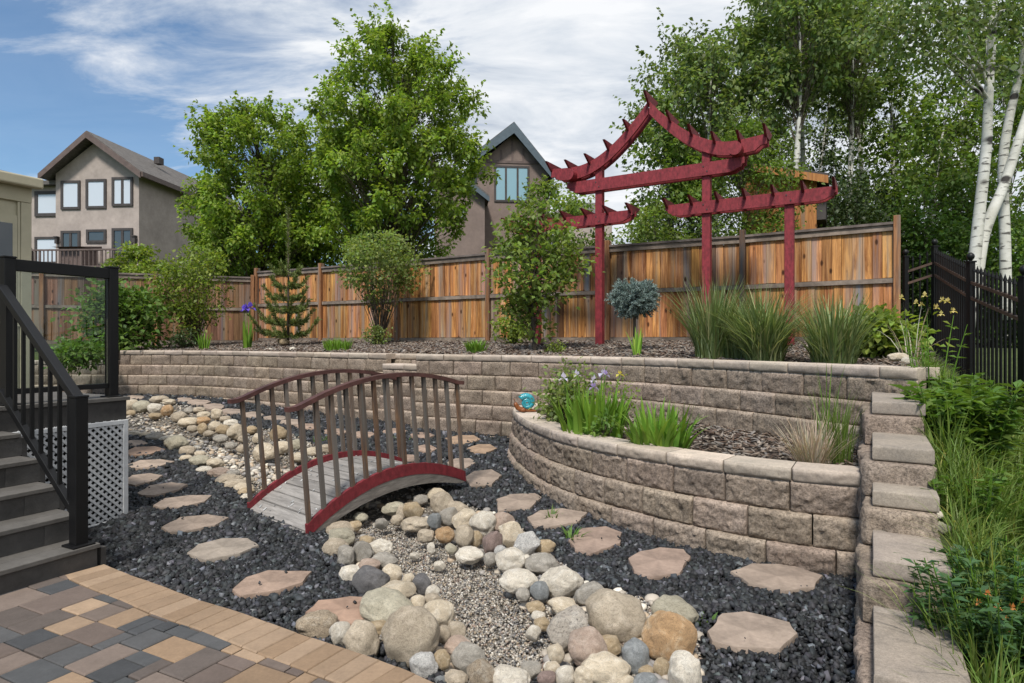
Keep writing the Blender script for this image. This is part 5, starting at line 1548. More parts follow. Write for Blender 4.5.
for s in (-1, 1):
    mb = MB(); mb.tube([(-.135, s * .012 - .01, .12), (-.15, s * .025 - .01, .165)], [.006, .004], 6); mb.lathe([(.001, -.009), (.008, -.004), (.009, 0), (.008, .004), (.001, .009)], 8, Matrix.Translation((-.15, s * .025 - .01, .168))); mb.build('eye_stalk', M['amber'], sn, smooth=True)
mb = MB(); mb.tube([(-.035, -.06, .004), (-.03, -.055, .03), (-.02, -.04, .05)], [.032, .034, .02], 10); mb.build('foot', M['amber'], sn, smooth=True)
# ------------------------------------------------------------------ plants
L_ = {}
L_['maple'] = mat_leaf('maple_leaf', (.225, .325, .058), .48)
L_['aspen'] = mat_leaf('aspen_leaf', (.175, .245, .09), .44)
L_['aspen_light'] = mat_leaf('aspen_leaf_fresh', (.14, .215, .045), .4)
L_['dark'] = mat_leaf('dark_leaf', (.06, .095, .034), .25)
L_['shrub'] = mat_leaf('shrub_leaf', (.175, .25, .06), .45)
L_['apple'] = mat_leaf('apple_leaf', (.21, .28, .09), .48)
L_['lime'] = mat_leaf('lime_leaf', (.20, .275, .05), .42)
L_['pine'] = mat_leaf('pine_needle', (.15, .195, .06), .25)
L_['spruce'] = mat_leaf('blue_spruce_needle', (.22, .295, .28), .1)
L_['sword'] = mat_leaf('sword_leaf', (.15, .28, .035), .3)
L_['reed'] = mat_leaf('reed_blade', (.15, .205, .075), .3)
L_['grass'] = mat_leaf('grass_blade', (.135, .21, .045), .35)
L_['weed'] = mat_leaf('weed_leaf', (.12, .21, .045), .38)
L_['rose'] = mat_leaf('rose_leaf', (.07, .145, .055), .3)
L_['straw'] = mat_leaf('dry_straw', (.46, .39, .30), .2)
L_['petal'] = mat_leaf('petal', (1, 1, 1), .3)
M['bark'] = mat_plain('bark', (.10, .08, .062), .95, .35, 5, (6, 6, 1), bmp=.8)
def mat_aspen():
    m, nt, b = newmat('aspen_bark')
    co = objco(nt, (1, 1, 1)); n1 = noise_n(nt, 3, 5, .6, co)
    c = ramp(nt, n1.outputs['Fac'], [(.3, (.44, .43, .37)), (.65, (.66, .65, .60))]).outputs[0]
    co2 = objco(nt, (4, 4, 17)); n2 = noise_n(nt, 1.0, 5, .6, co2, .4)
    f = ramp(nt, n2.outputs['Fac'], [(.57, 0), (.63, .9)])
    c = mixc(nt, f.outputs[0], c, (.05, .045, .04))
    co3 = objco(nt, (2.0, 2.0, 3.2)); vo = N(nt, 'ShaderNodeTexVoronoi'); vo.inputs['Scale'].default_value = 1.0; nt.links.new(co3, vo.inputs['Vector'])
    f2 = ramp(nt, vo.outputs['Distance'], [(.16, 1), (.26, 0)])
    c = mixc(nt, f2.outputs[0], c, (.035, .03, .028))
    nt.links.new(c, b.inputs['Base Color']); b.inputs['Roughness'].default_value = .8
    bump(nt, b, n2.outputs['Fac'], .4, .01)
    return m
M['aspen_bark'] = mat_aspen()

def unit(a): return a / (np.linalg.norm(a, axis=-1, keepdims=True) + 1e-9)
def leaf_mesh(name, P, D, size, mat, parent, rng, ratio=.62, fold=.12, tint=None, var=.28, hue=.12, nrm=None):
    """one folded rhombic leaf per point: P base, D direction"""
    n = len(P); D = unit(D)
    R = rng.normal(0, 1, (n, 3)) if nrm is None else nrm
    Sd = unit(np.cross(D, R)); Nn = np.cross(Sd, D)
    s = size * rng.uniform(.65, 1.25, n)[:, None] if not hasattr(size, 'shape') else size[:, None]
    mid = P + D * s * .45 + Nn * s * fold
    V = np.stack([P, mid + Sd * s * ratio / 2, P + D * s - Nn * s * fold * .5, mid - Sd * s * ratio / 2], 1).reshape(-1, 3)
    Fq = np.arange(n * 4).reshape(n, 4)
    k = rng.uniform(1 - var, 1 + var, n)[:, None] * np.stack([rng.uniform(1 - hue, 1 + hue * 1.6, n), np.ones(n), rng.uniform(1 - hue, 1 + hue, n)], 1)
    if tint is not None: k = k * (tint[:, None] if tint.ndim == 1 else tint)
    return link(name, np_mesh(name, V, Fq, mat, cols=np.repeat(k, 4, 0)), parent)

def tree(name, label, base, H, prof, R, nclump, nleaf, leaf, lsize, trunk_r, bark='bark', crown0=.2, seed=1, group=None, clump=.45, flat=.6, droop=.25, cat='tree', trunkpts=None, lean=(0, 0), branches=True, hang=0.0, stems=1, void=(2.2, -.9), shoots=0):
    """trunk with limbs reaching into leaf clumps spread through a crown whose radius at height t is R*prof(t)"""
    rng = np.random.default_rng(seed); r_ = random.Random(seed)
    t = thing(name, label, cat, base, 0, group)
    TP = []
    for i in range(14):
        f = i / 13; TP.append(Vector((lean[0] * f * H + .05 * H * .3 * math.sin(f * 5 + seed), lean[1] * f * H + .05 * H * .3 * math.cos(f * 4 + seed * 2) - .015 * H * math.cos(seed * 2.0), f * H * .93)))
    TP[0] = Vector((0, 0, -.2))
    if trunkpts: TP = [Vector(p) - Vector(base) for p in trunkpts]
    mb = MB(); m_ = len(TP)
    if stems == 1: mb.tube(TP, [max(.008, trunk_r * (1 - i / (m_ - 1)) ** .8 + .006) * (1.25 if i == 0 else 1) for i in range(m_)], 9)
    def tp(f):
        x = min(max(f, 0), .999) * (m_ - 1); i = int(x); return TP[i].lerp(TP[i + 1], x - i)
    lm = MB()
    C, Cr = [], []
    while len(C) < nclump:
        f = r_.uniform(0, 1); pr = prof(f)
        if r_.random() > .25 + .75 * pr: continue
        a = r_.uniform(0, 2 * PI); u = math.sqrt(r_.uniform(.04, 1)); rr = R * pr * u * r_.uniform(.82, 1.12)
        zf = crown0 + (1 - crown0) * f
        c0 = tp(zf)
        if noise.noise(Vector((c0.x + rr * math.cos(a), c0.y + rr * math.sin(a), zf * H)) * (void[0] / max(R, .5)) + Vector((seed * 3.7, seed, 0))) < void[1]: continue
        C.append(np.array((c0.x + rr * math.cos(a), c0.y + rr * math.sin(a), zf * H))); Cr.append(clump * r_.uniform(.6, 1.25) * (.55 + .45 * pr))
    for c, cr in zip(C, Cr):
        if not branches: break
        c = Vector(c); zf = c.z / H
        hd = math.hypot(c.x - tp(zf).x, c.y - tp(zf).y)
        sf = max(crown0 * .55, zf - hd / H * r_.uniform(.5, 1.0) - .04)
        if stems > 1:
            a = r_.uniform(0, 2 * PI); s = Vector((trunk_r * 3 * math.cos(a), trunk_r * 3 * math.sin(a), -.05))
            s = Vector((0, 0, 0)) + s * r_.uniform(0, 1)
        else: s = tp(sf)
        mid = s.lerp(c, .55) + Vector((0, 0, (.10 if stems == 1 else .12) * (c - s).length))
        r0 = trunk_r * (min(1, 14 / math.sqrt(nclump) * .9)) * ((.16 if bark == 'aspen_bark' else .32) if stems == 1 else .55) * max(.25, 1 - sf) + .004
        (lm if bark == 'aspen_bark' else mb).tube([s, s.lerp(mid, .5) + Vector((r_.uniform(-.03, .03), r_.uniform(-.03, .03), .02)) , mid, c], [r0, r0 * .8, r0 * .55, r0 * .2 + .002], 5, cap=False)
    mb.build('trunk' if stems == 1 else 'stems', M[bark], t, smooth=True)
    if lm.v: lm.build('limbs', M['bark'], t, smooth=True)
    idx = rng.choice(nclump, nleaf, p=np.array(Cr) ** 2 / np.sum(np.array(Cr) ** 2))
    Ca, Ra = np.array(C), np.array(Cr)
    g = rng.normal(0, .5, (nleaf, 3)); g[:, 2] *= flat
    P = Ca[idx] + g * Ra[idx][:, None]
    D = unit(g) * .8 + rng.normal(0, .6, (nleaf, 3)); D[:, 2] -= droop
    nr = rng.normal(0, .55, (nleaf, 3)) + np.array((0, 0, 1.0))
    ct = rng.uniform(.62, 1.3, nclump)
    tn = ct[idx]
    if shoots:
        SP, SD, ST = [], [], []
        for k in range(shoots):
            c = C[r_.randrange(nclump)]; ax = tp(min(.99, c[2] / H)); d = np.array((c[0] - ax.x, c[1] - ax.y, 0)); hr = np.hypot(d[0], d[1]) + 1e-6
            d = d / hr * r_.uniform(.3, 1.0) + np.array((r_.gauss(0, .25), r_.gauss(0, .25), r_.uniform(.3, 1.2))); d /= np.linalg.norm(d); L = clump * r_.uniform(1.6, 3.4); tv = r_.uniform(.8, 1.3)
            for q in range(int(30 * L / lsize * .16)):
                f = r_.random(); SP.append(c + d * L * f + np.array((r_.gauss(0, .5), r_.gauss(0, .5), r_.gauss(0, .4))) * lsize * .9 * (1.2 - f)); SD.append((r_.gauss(0, .7) + d[0], r_.gauss(0, .7) + d[1], r_.gauss(-.3, .5))); ST.append(tv)
        P = np.concatenate([P, SP]); D = np.concatenate([D, SD]); tn = np.concatenate([tn, ST]); nr = rng.normal(0, .55, (len(P), 3)) + np.array((0, 0, 1.0))
    leaf_mesh('crown', P, D, lsize, L_[leaf], t, rng, tint=tn, nrm=nr)
    return t
def egg(a, pk):
    """crown outline: widest at pk"""
    return lambda f: (max(0, math.sin(PI * min(f / pk, 1) / 2)) ** .7 if f < pk else max(0, math.cos(PI * (f - pk) / (1 - pk) / 2)) ** a)
def at(px, D, z): return ((px - 512) / F * D, D, z)
def ztop(py, D): return HC - (py - HY) / F * D

# two maples beyond the fence
tree('maple_tree', 'tallest bushy green maple behind the fence, left of the brown house', at(392, 21, .8), ztop(24, 21) - .8, egg(.62, .56), 3.05, 640, 44000, 'maple', .15, .16, seed=11, crown0=.18, clump=.27, flat=1.0, droop=.5, void=(2.6, -.16), shoots=260)
tree('maple_tree', 'broad green maple behind the fence beside the taupe house', at(256, 22, .8), ztop(108, 22) - .8, egg(.36, .5), 2.6, 480, 31000, 'maple', .15, .14, seed=5, crown0=.16, clump=.27, flat=1.0, droop=.5, void=(2.6, -.16), shoots=200)
tree('maple_tree', 'small maple crown filling the gap between the two larger maples', at(318, 23.5, .8), ztop(118, 23.5) - .8, egg(.8, .45), 2.3, 240, 16000, 'maple', .15, .10, seed=8, crown0=.15, clump=.34, flat=1.0)
tree('garden_tree', 'yellow green small tree beyond the fence below the balcony', at(140, 19, .6), ztop(246, 19) - .6, egg(.6, .5), 1.0, 40, 5000, 'lime', .13, .05, seed=15, crown0=.3, clump=.4)
tree('garden_tree', 'loose yellow green tree beyond the fence behind the left pergola wing', at(545, 15.5, .9), ztop(186, 15.5) - .9, egg(.6, .5), 1.55, 60, 6500, 'shrub', .11, .06, seed=16, crown0=.35, clump=.42)
tree('garden_tree', 'small green tree beyond the fence under the pergola tie beam', at(655, 14.5, .9), ztop(205, 14.5) - .9, egg(.6, .5), 1.15, 45, 4500, 'shrub', .10, .05, seed=17, crown0=.35, clump=.42)
tree('garden_tree', 'leafy tree growing round the cedar playhouse', at(742, 12.9, .9), ztop(120, 12.9) - .9, egg(.6, .55), .95, 60, 6500, 'aspen_light', .085, .05, seed=18, crown0=.35, clump=.42)
tree('garden_tree', 'slim leafy tree in front of the playhouse roof', at(790, 12.8, .9), ztop(158, 12.8) - .9, egg(.6, .55), .45, 20, 1500, 'aspen_light', .085, .04, seed=19, crown0=.4, clump=.3)

# aspen grove
GR = [(658, 17, 105, 1.25, 'aspen_light'), (690, 18, 40, 1.6, 'aspen'), (722, 16.5, 15, 1.6, 'aspen'), (752, 19, -25, 1.8, 'aspen'), (797, 16, -40, 1.5, 'aspen'), (812, 18.5, -60, 1.5, 'aspen'), (838, 17, -30, 1.4, 'aspen'), (858, 20, -20, 1.6, 'aspen'),
      (905, 17.5, 40, 1.4, 'aspen_light'), (930, 15, 90, 1.4, 'aspen_light'), (960, 19, 10, 1.7, 'aspen_light'), (1010, 16, 40, 1.6, 'aspen_light'), (1050, 20, 0, 1.8, 'aspen'), (700, 24, 60, 1.9, 'aspen'), (780, 25, -10, 2.0, 'aspen'), (818, 24, 60, 1.9, 'aspen'), (862, 26, 40, 1.9, 'aspen')]
ALAB = {0: 'shorter fresh green aspen at the left edge of the grove', 4: 'tall aspen with straight white trunk just right of the pergola roof', 5: 'aspen with leaning white trunk above the playhouse roof', 9: 'low leafy aspen above the right end of the wood fence'}
for k, (px, D, py, R, lf) in enumerate(GR):
    b_ = at(px, D, .9); H = ztop(py, D) - .9
    tree('aspen_tree', ALAB.get(k, 'slender white trunked aspen in the grove beyond the fence'), b_, H, egg(.7, .55), R * .95, 100, 4400, lf, .145, .115, 'aspen_bark', crown0=.62 if k in (4, 5, 6, 7) else .46 if k not in (0, 9, 8, 11, 15, 16) else .14, seed=100 + k, group=None if k in ALAB else 'aspens of the grove', clump=.36, flat=.75, droop=.5, void=(2.6, -.08), shoots=40, lean=((-.05 if k % 3 else .12) * (1 if k == 5 else .4), 0))
for k, (px, D, py, R, lab) in enumerate(((842, 14.5, 172, 1.2, 'dark dense bush behind the fence right of the playhouse'), (885, 15, 188, 1.2, 'dark bush behind the right end of the wood fence'), (930, 14, 185, 1.2, 'green bush behind the iron fence corner'), (985, 13.5, 160, 1.4, 'green bush behind the white aspen trunks'), (1035, 13, 190, 1.3, 'green bush at the right frame edge behind the iron fence'), (700, 17, 190, 1.6, 'dark bush behind the fence between the pergola posts'), (826, 17.5, 130, 1.5, 'tall dark bush between the slim trunks above the playhouse roof'))):
    tree('bush', lab, at(px, D, .6), ztop(py, D) - .6, egg(.6, .45), R, 60, 8500, 'dark' if k in (0, 1, 5, 6) else 'weed', .095, .03, seed=60 + k, crown0=.08, clump=.5, flat=.8, stems=5, cat='bush')
# the wood goes on behind
rngw = np.random.default_rng(77); n = 24000
wx, wy = rngw.uniform(3.0, 34, n), rngw.uniform(26, 38, n); wz = .5 + rngw.beta(1.2, 2.0, n) * (4.5 + 2.5 * np.sin(wx * .9) + 2 * np.sin(wx * 2.3))
o = leaf_mesh('woodland', np.stack([wx, wy, wz], 1), rngw.normal(0, 1, (n, 3)), .26, L_['dark'], None, rngw); tag(o, 'dark leafy wood continuing behind the aspen grove', 'woodland', kind='stuff')

# big white trunks at right
def bigaspen(label, pts, r, seed, crownpts, nleaf):
    P = [Vector(at(px, D, ztop(py, D))) for px, py, D in pts]
    t = thing('aspen_tree', label, 'tree', P[0]); rng = np.random.default_rng(seed); r_ = random.Random(seed)
    sm = catmull([tuple(p - P[0]) for p in P], 6)
    mb = MB(); m_ = len(sm); mb.tube([tuple(p) for p in sm], [r * (1 - .62 * i / (m_ - 1)) for i in range(m_)], 14)
    C = []
    for (px, py, D, f) in crownpts:
        c = Vector(at(px, D, ztop(py, D))) - P[0]; s = Vector(sm[int(f * (m_ - 1))])
        mid = s.lerp(c, .5) + Vector((0, 0, .12)); mb.tube([s, mid, c], [.03, .018, .005], 6, cap=False); C.append(np.array(c)); C.append(np.array(s.lerp(c, .75)) + rng.normal(0, .12, 3))
    mb.build('trunk', M['aspen_bark'], t, smooth=True)
    C = np.array(C); idx = rng.integers(0, len(C), nleaf); g = rng.normal(0, .5, (nleaf, 3)); P_ = C[idx] + g * np.array((.55, .55, .38))
    D_ = unit(g) * .6 + rng.normal(0, .6, (nleaf, 3)); D_[:, 2] -= .5
    leaf_mesh('crown', P_, D_, .095, L_['aspen'], t, rng, tint=rng.uniform(.7, 1.2, len(C))[idx])
cr1 = [(900 + 14 * k + random.uniform(-8, 8), random.uniform(-40, 62), 10.4 + random.uniform(-.8, .8), random.uniform(.55, .95)) for k in range(9)] + [(880, 25, 10.2, .6), (905, 45, 10.4, .55), (915, 5, 10.2, .6), (960, -90, 10.5, .9), (1020, -80, 10.5, .9), (940, -130, 10.5, .95), (1050, -140, 10.5, .95)]
bigaspen('big white aspen trunk nearest the wood fence, rising nearly straight', [(968, 330, 10.5), (976, 245, 10.5), (986, 150, 10.5), (988, 110, 10.5), (992, 40, 10.5), (995, -40, 10.5), (996, -160, 10.5)], .10, 3, cr1, 5200)
bigaspen('big white aspen trunk leaning right, low in front of its neighbours', [(974, 300, 10.8), (984, 235, 10.8), (1004, 185, 10.8), (1022, 130, 10.8), (1040, 70, 10.8), (1060, -20, 10.8), (1070, -120, 10.8)], .10, 4, [(1040, 0, 10.6, .8), (1070, -60, 10.6, .9), (1090, 30, 10.6, .8), (1030, -100, 10.4, .95)], 1500)
bigaspen('white aspen trunk at far right with a gentle bend', [(1006, 320, 11.2), (1005, 240, 11.2), (1003, 165, 11.2), (1009, 120, 11.2), (1018, 80, 11.2), (1026, 40, 11.2), (1035, -50, 11.2), (1040, -150, 11.2)], .095, 5, [(1000, 20, 11, .7), (1050, 0, 11, .8), (1010, -80, 11, .9), (985, 70, 11.3, .6), (1060, -90, 11, .95)], 2200)

# shrubs and small trees of the raised bed
def zb(px, D): x = (px - 512) / F * D; return float(height(np.array([x]), np.array([D]))[0])
def shrub(name, label, px, D, pyt, wpx, leaf, ls, ncl, nl, seed, stems=5, cat='shrub', crown0=.1, clump=.25, pk=.5, flat=.8, tr=.014, droop=.15, z0=None):
    b_ = zb(px, D) if z0 is None else z0
    return tree(name, label, at(px, D, b_), ztop(pyt, D) - b_, egg(.6, pk), wpx / 2 * D / F * .93, ncl, nl, leaf, ls, tr, seed=seed, crown0=crown0, clump=clump, flat=flat, stems=stems, cat=cat, droop=droop)
shrub('crabapple', 'airy pale green multi-stem crabapple in front of the fence middle', 380, 13.0, 232, 92, 'apple', .085, 85, 3900, 21, crown0=.30, clump=.24, pk=.62, cat='small tree')
shrub('pear_tree', 'dense small fruit tree before the left pergola wing', 535, 9.6, 203, 92, 'shrub', .095, 90, 3600, 22, stems=1, crown0=.10, clump=.26, tr=.024, pk=.55, cat='small tree')
shrub('leafy_shrub', 'tall loose green shrub against the brown left fence', 197, 14.2, 248, 74, 'lime', .085, 80, 4200, 23, crown0=.12, clump=.34, pk=.6)
shrub('leafy_shrub', 'broad dark leaved shrub just right of the glass railing', 118, 12.9, 284, 78, 'weed', .12, 60, 3600, 24, crown0=.03, clump=.36, pk=.4)
shrub('leafy_shrub', 'low green shrub seen through the glass railing', 76, 11.6, 345, 44, 'weed', .10, 22, 1100, 25, crown0=.02, clump=.25, z0=.95)
shrub('low_plant', 'small green tuft at the foot of the crabapple', 375, 12.6, 328, 22, 'apple', .06, 14, 500, 26, crown0=.02, clump=.14)
shrub('low_plant', 'yellow green leafy plant at the fence foot between post and fruit tree', 512, 11.6, 318, 42, 'lime', .075, 24, 900, 27, crown0=.02, clump=.2)
shrub('low_plant', 'tiny yellowish plant on the mulch right of the fruit tree', 557, 9.0, 343, 20, 'lime', .04, 12, 300, 28, crown0=.02, clump=.10)
shrub('low_plant', 'small dark plant at the wood fence foot left of the pine', 185, 13.2, 332, 26, 'dark', .07, 14, 500, 29, crown0=.02, clump=.15)
shrub('daylily_bush', 'bright green leafy clump at the right end of the fence', 884, 6.9, 312, 56, 'lime', .10, 40, 1500, 30, crown0=.03, clump=.22)
shrub('daylily_bush', 'bright green low leaves behind the cream rock at the wall end', 868, 7.6, 322, 40, 'lime', .09, 24, 900, 34, crown0=.03, clump=.2)

# young pine with upturned arms
def pine(px, D, pyt, wpx):
    b_ = zb(px, D); base = at(px, D, b_); H = ztop(pyt, D) - b_; R = wpx / 2 * D / F
    t = thing('pine_tree', 'young sparse pine with upturned arms before the fence', 'tree', base); r_ = random.Random(9); rng = np.random.default_rng(9)
    mb = MB(); mb.tube([(0, 0, -.1), (.01, 0, H * .5), (0, 0, H * .97)], [.03, .02, .006], 8)
    seg = [((0, 0, H * .55), (0.0, 0, H), .03)]
    for lv in range(6):
        f = .06 + lv * .09; 
        for k in range(5):
            a = 2 * PI * k / 5 + lv * .7 + r_.uniform(-.2, .2); L = R * (1.15 - f * 1.15) * r_.uniform(.8, 1.1)
            s = Vector((0, 0, f * H)); m1 = s + Vector((math.cos(a) * L * .6, math.sin(a) * L * .6, L * .10)); e = s + Vector((math.cos(a) * L, math.sin(a) * L, L * .62))
            mb.tube([s, m1, e], [.010, .007, .003], 5, cap=False); seg += [(s.lerp(m1, .15), m1, .05), (m1, e, .05)]
            for q in (.45, .8):
                p = s.lerp(m1, q); a2 = a + r_.choice((-1, 1)) * .7; e2 = p + Vector((math.cos(a2), math.sin(a2), .35)) * L * .38; seg.append((p, e2, .045))
    mb.build('trunk', M['bark'], t, smooth=True)
    P, Dr = [], []
    for a, b2, l in seg:
        a, b2 = Vector(a), Vector(b2); ln = (b2 - a).length; n = int(ln / .0028) + 4; d = (b2 - a).normalized()
        for k in range(n):
            P.append(a.lerp(b2, r_.random())); v = Vector((r_.gauss(0, 1), r_.gauss(0, 1), r_.gauss(0, 1))); v = (v - d * v.dot(d)).normalized(); Dr.append(d * .8 + v * .8)
    leaf_mesh('crown', np.array(P), np.array(Dr), .085, L_['pine'], t, rng, ratio=.2, fold=.0, var=.35)
pine(288, 13.2, 208, 62)
# globe spruce on a stem
def globe(px, py, D, rpx):
    b_ = zb(px, D); c = Vector(at(px, D, ztop(py, D))); t = thing('globe_spruce', 'blue globe spruce grafted on a short stem', 'small tree', (c.x, c.y, b_)); rng = np.random.default_rng(4)
    h = c.z - b_; R = rpx * D / F
    mb = MB(); mb.tube([(0, 0, -.1), (.01, 0, h * .5), (0, 0, h)], [.025, .022, .02], 8)
    n = 520; d = unit(rng.normal(0, 1, (n, 3))); tips = d * R * rng.uniform(.74, 1.06, (n, 1)) * np.array((1.06, 1.06, .84)) * (1 + .10 * np.sin(d[:, :1] * 5 + 1) * np.cos(d[:, 2:] * 4)) + np.array((0, 0, h))
    for k in range(n): mb.tube([(0, 0, h), tuple(tips[k])], [.006, .003], 3, cap=False)
    mb.build('trunk', M['bark'], t, smooth=True)
    m = 90; idx = np.repeat(np.arange(n), m); f = rng.uniform(.6, 1.0, n * m)[:, None]; ctr = np.array((0, 0, h))
    P = ctr + (tips[idx] - ctr) * f; D_ = d[idx] * .7 + rng.normal(0, .7, (n * m, 3))
    leaf_mesh('crown', P, D_, .034, L_['spruce'], t, rng, ratio=.22, fold=0, var=.3, hue=.05, tint=rng.uniform(.7, 1.2, n)[idx])
globe(634, 298.5, 8.9, 24)

# ---- blades: tapering curved strips
def blades(name, B, H, out, wid, mat, parent, rng, seg=5, bend=1.0, tip=.05, cols=None, var=.25, twist=.4):
    """B n x 3 roots; H lengths; out n x 2 lean vector (fraction of length the tip moves)"""
    n = len(B); f = np.linspace(0, 1, seg + 1)
    hor = out[:, None, :] * (f[None, :, None] ** (1 + bend)) * H[:, None, None]
    lean = np.linalg.norm(out, axis=1)
    zz_ = H[:, None] * (f[None] - .42 * lean[:, None] * f[None] ** 2.4)
    C = np.concatenate([B[:, None, :2] + hor, (B[:, 2:3] + zz_)[:, :, None]], 2)
    a = rng.uniform(0, 2 * PI, n); sd = np.stack([np.cos(a), np.sin(a), np.zeros(n)], 1)
    perp = np.stack([-out[:, 1], out[:, 0], np.zeros(n)], 1); sd = unit(perp + sd * twist * .3 + 1e-4)
    w_ = wid[:, None] * (np.minimum(1, (1 - f) * 2.2 + tip) * (.6 + .4 * np.minimum(1, f * 5)))[None]
    V = np.stack([C - sd[:, None, :] * w_[:, :, None] / 2, C + sd[:, None, :] * w_[:, :, None] / 2], 2)      # n, seg+1, 2, 3
    base = (np.arange(n) * (seg + 1) * 2)[:, None]; k = np.arange(seg) * 2
    Fq = np.stack([base + k, base + k + 1, base + k + 3, base + k + 2], -1).reshape(-1, 4)
    c = rng.uniform(1 - var, 1 + var, (n, 1)) * np.stack([rng.uniform(.88, 1.2, n), np.ones(n), rng.uniform(.85, 1.15, n)], 1)
    if cols is not None: c = c * cols
    return link(name, np_mesh(name, V.reshape(-1, 3), Fq, mat, cols=np.repeat(c, (seg + 1) * 2, 0), smooth=True), parent)
def clump(name, label, base, n, r, H, lean, wid, leaf, seed, cat='plant', part='leaves', group=None, bend=1.0, pale=0, upright=0.0, parent=None):
    rng = np.random.default_rng(seed); t = thing(name, label, cat, base, 0, group) if parent is None else parent
    a = rng.uniform(0, 2 * PI, n); u = np.sqrt(rng.uniform(0, 1, n)); Bp = np.stack([np.cos(a) * u * r, np.sin(a) * u * r, np.full(n, -.03)], 1)
    a2 = a + rng.normal(0, .6, n); l = lean * (rng.uniform(.15, 1, n)) * (.35 + .65 * u)
    out = np.stack([np.cos(a2), np.sin(a2)], 1) * l[:, None]
    cols = np.ones((n, 3)); 
    if pale: m = rng.uniform(0, 1, n) < pale; cols[m] = (2.2, 1.9, 2.6)
    blades(part, Bp, H * (rng.uniform(.55, 1.05, n) if leaf != 'reed' else rng.uniform(.3, 1.12, n)), out, wid * rng.uniform(.7, 1.2, n), L_[leaf], t, rng, bend=bend, cols=cols)
    return t
def gp(px, py, D): return at(px, D, HC - (py - HY) / F * D)
for k, (px, D, H, n, lab) in enumerate(((712, 7.4, 1.06, 420, 'tall ornamental grass clump left of the second pergola post'), (764, 6.7, .92, 480, 'tall ornamental grass clump between the two right pergola posts'), (834, 6.2, .80, 430, 'tall ornamental grass clump right of the pergola, before the fence end'))):
    clump('ornamental_grass', lab, at(px, D, zb(px, D)), int(n * 1.7), .19, H, (.7, .95, .8)[k], .0135, 'reed', 40 + k, 'ornamental grass', pale=.22, bend=(.6, .9, .7)[k])
clump('ornamental_grass', 'smaller grass tuft filling the gap before the middle clump', at(738, 7.2, zb(738, 7.2)), 380, .14, .8, .7, .012, 'reed', 47, 'ornamental grass', pale=.1)
# straw coloured seed stalks rising from the clumps stay within each clump (pale blades)
clump('iris_plant', 'pale green sword leaved iris below the globe spruce', at(637, 8.1, zb(637, 8.1)), 11, .04, .44, .34, .035, 'sword', 51, 'iris', bend=.4, pale=.4)
clump('hosta_tuft', 'small grassy tuft on the bed left of the purple iris', at(204, 12.7, zb(204, 12.7)), 60, .10, .42, .5, .024, 'sword', 52)
t = clump('iris_plant', 'upright purple flowered iris by the brown fence', at(247, 12.6, zb(247, 12.6)), 34, .07, .66, .2, .036, 'sword', 53, 'iris', bend=.4)
clump('grass_tuft', 'bright grass tuft on the wall edge below the crabapple', at(337, 11.2, zb(337, 11.2)), 190, .24, .30, .7, .02, 'sword', 54)
clump('grass_tuft', 'bright grass tuft on the wall edge left of the fruit tree', at(476, 9.6, zb(476, 9.6)), 170, .15, .28, .7, .018, 'sword', 55)
def petals(mb_list, c, s, rng):
    P, D, Nr = [], [], []
    for k in range(3):
        a = 2 * PI * k / 3 + rng.uniform(0, 1)
        P += [c, c]; D += [(math.cos(a) * .35, math.sin(a) * .35, 1), (math.cos(a + 1.05), math.sin(a + 1.05), -.45)]; Nr += [(math.cos(a), math.sin(a), .2), (0, 0, 1)]
    mb_list[0] += P; mb_list[1] += D; mb_list[2] += Nr
def iris_flowers(parent, pts, col, s, seed, stalk=True, name='flower'):
    rng = np.random.default_rng(seed)
    for q in pts:
        L3 = [[], [], []]; petals(L3, q, s, rng)
        n = len(L3[0]); leaf_mesh(name, np.array(L3[0], float), np.array(L3[1], float), s, L_['petal'], parent, rng, ratio=.8, fold=.18, tint=np.tile(np.array(col), (n, 1)), nrm=np.array(L3[2], float), var=.1, hue=.05)
    if stalk:
        mb = MB()
        for q in pts: mb.tube([(q[0] * .4, q[1] * .4, 0), (q[0] * .8, q[1] * .8, q[2] * .6), q], .005, 5)
        mb.build('flower_stalks', L_['sword'], parent)
iris_flowers(t, [(.0, 0, .82), (.06, .02, .84), (-.05, -.02, .8)], (.16, .10, .62), .12, 1)
# planter
def pz(x, y): return float(height(np.array([x]), np.array([y]))[0])
def pp_(px, D): x = (px - 512) / F * D; return (x, D, pz(x, D))
t = clump('iris_plant', 'broad sword leaved iris clump with lilac and white blooms in the planter', pp_(592, 5.7), 190, .27, .56, .50, .042, 'sword', 61, 'iris', bend=.5)
iris_flowers(t, [(-.12, .12, .60), (-.26, -.05, .58), (.02, .1, .55), (.10, .05, .62)], (.62, .58, .74), .055, 2)
iris_flowers(t, [(.0, -.1, .50), (.14, .12, .60)], (.40, .32, .62), .055, 3, name='lilac_flower')
iris_flowers(t, [(.30, .25, .60)], (.70, .60, .12), .05, 4, name='yellow_flower')
clump('daylily', 'bright green daylily clump without flowers in the planter', pp_(659, 5.05), 150, .22, .50, .70, .036, 'sword', 62, 'daylily', bend=.7)
shrub('low_plant', 'grey green bushy perennial behind the iris in the planter', 570, 6.5, 366, 58, 'apple', .055, 40, 1700, 63, crown0=.05, clump=.2)
shrub('low_plant', 'small round leaved plant at the foot of the irises', 602, 5.35, 412, 26, 'weed', .045, 12, 320, 64, crown0=.02, clump=.1)
shrub('low_plant', 'thin yellow flowered plant between the iris and the wall', 622, 6.3, 380, 30, 'lime', .04, 10, 160, 65, crown0=.2, clump=.12)
t = clump('dry_grass', 'half dead straw coloured grass clump at the right of the planter', pp_(812, 4.45), 300, .08, .46, .95, .0055, 'straw', 66, 'dry grass', bend=.12)
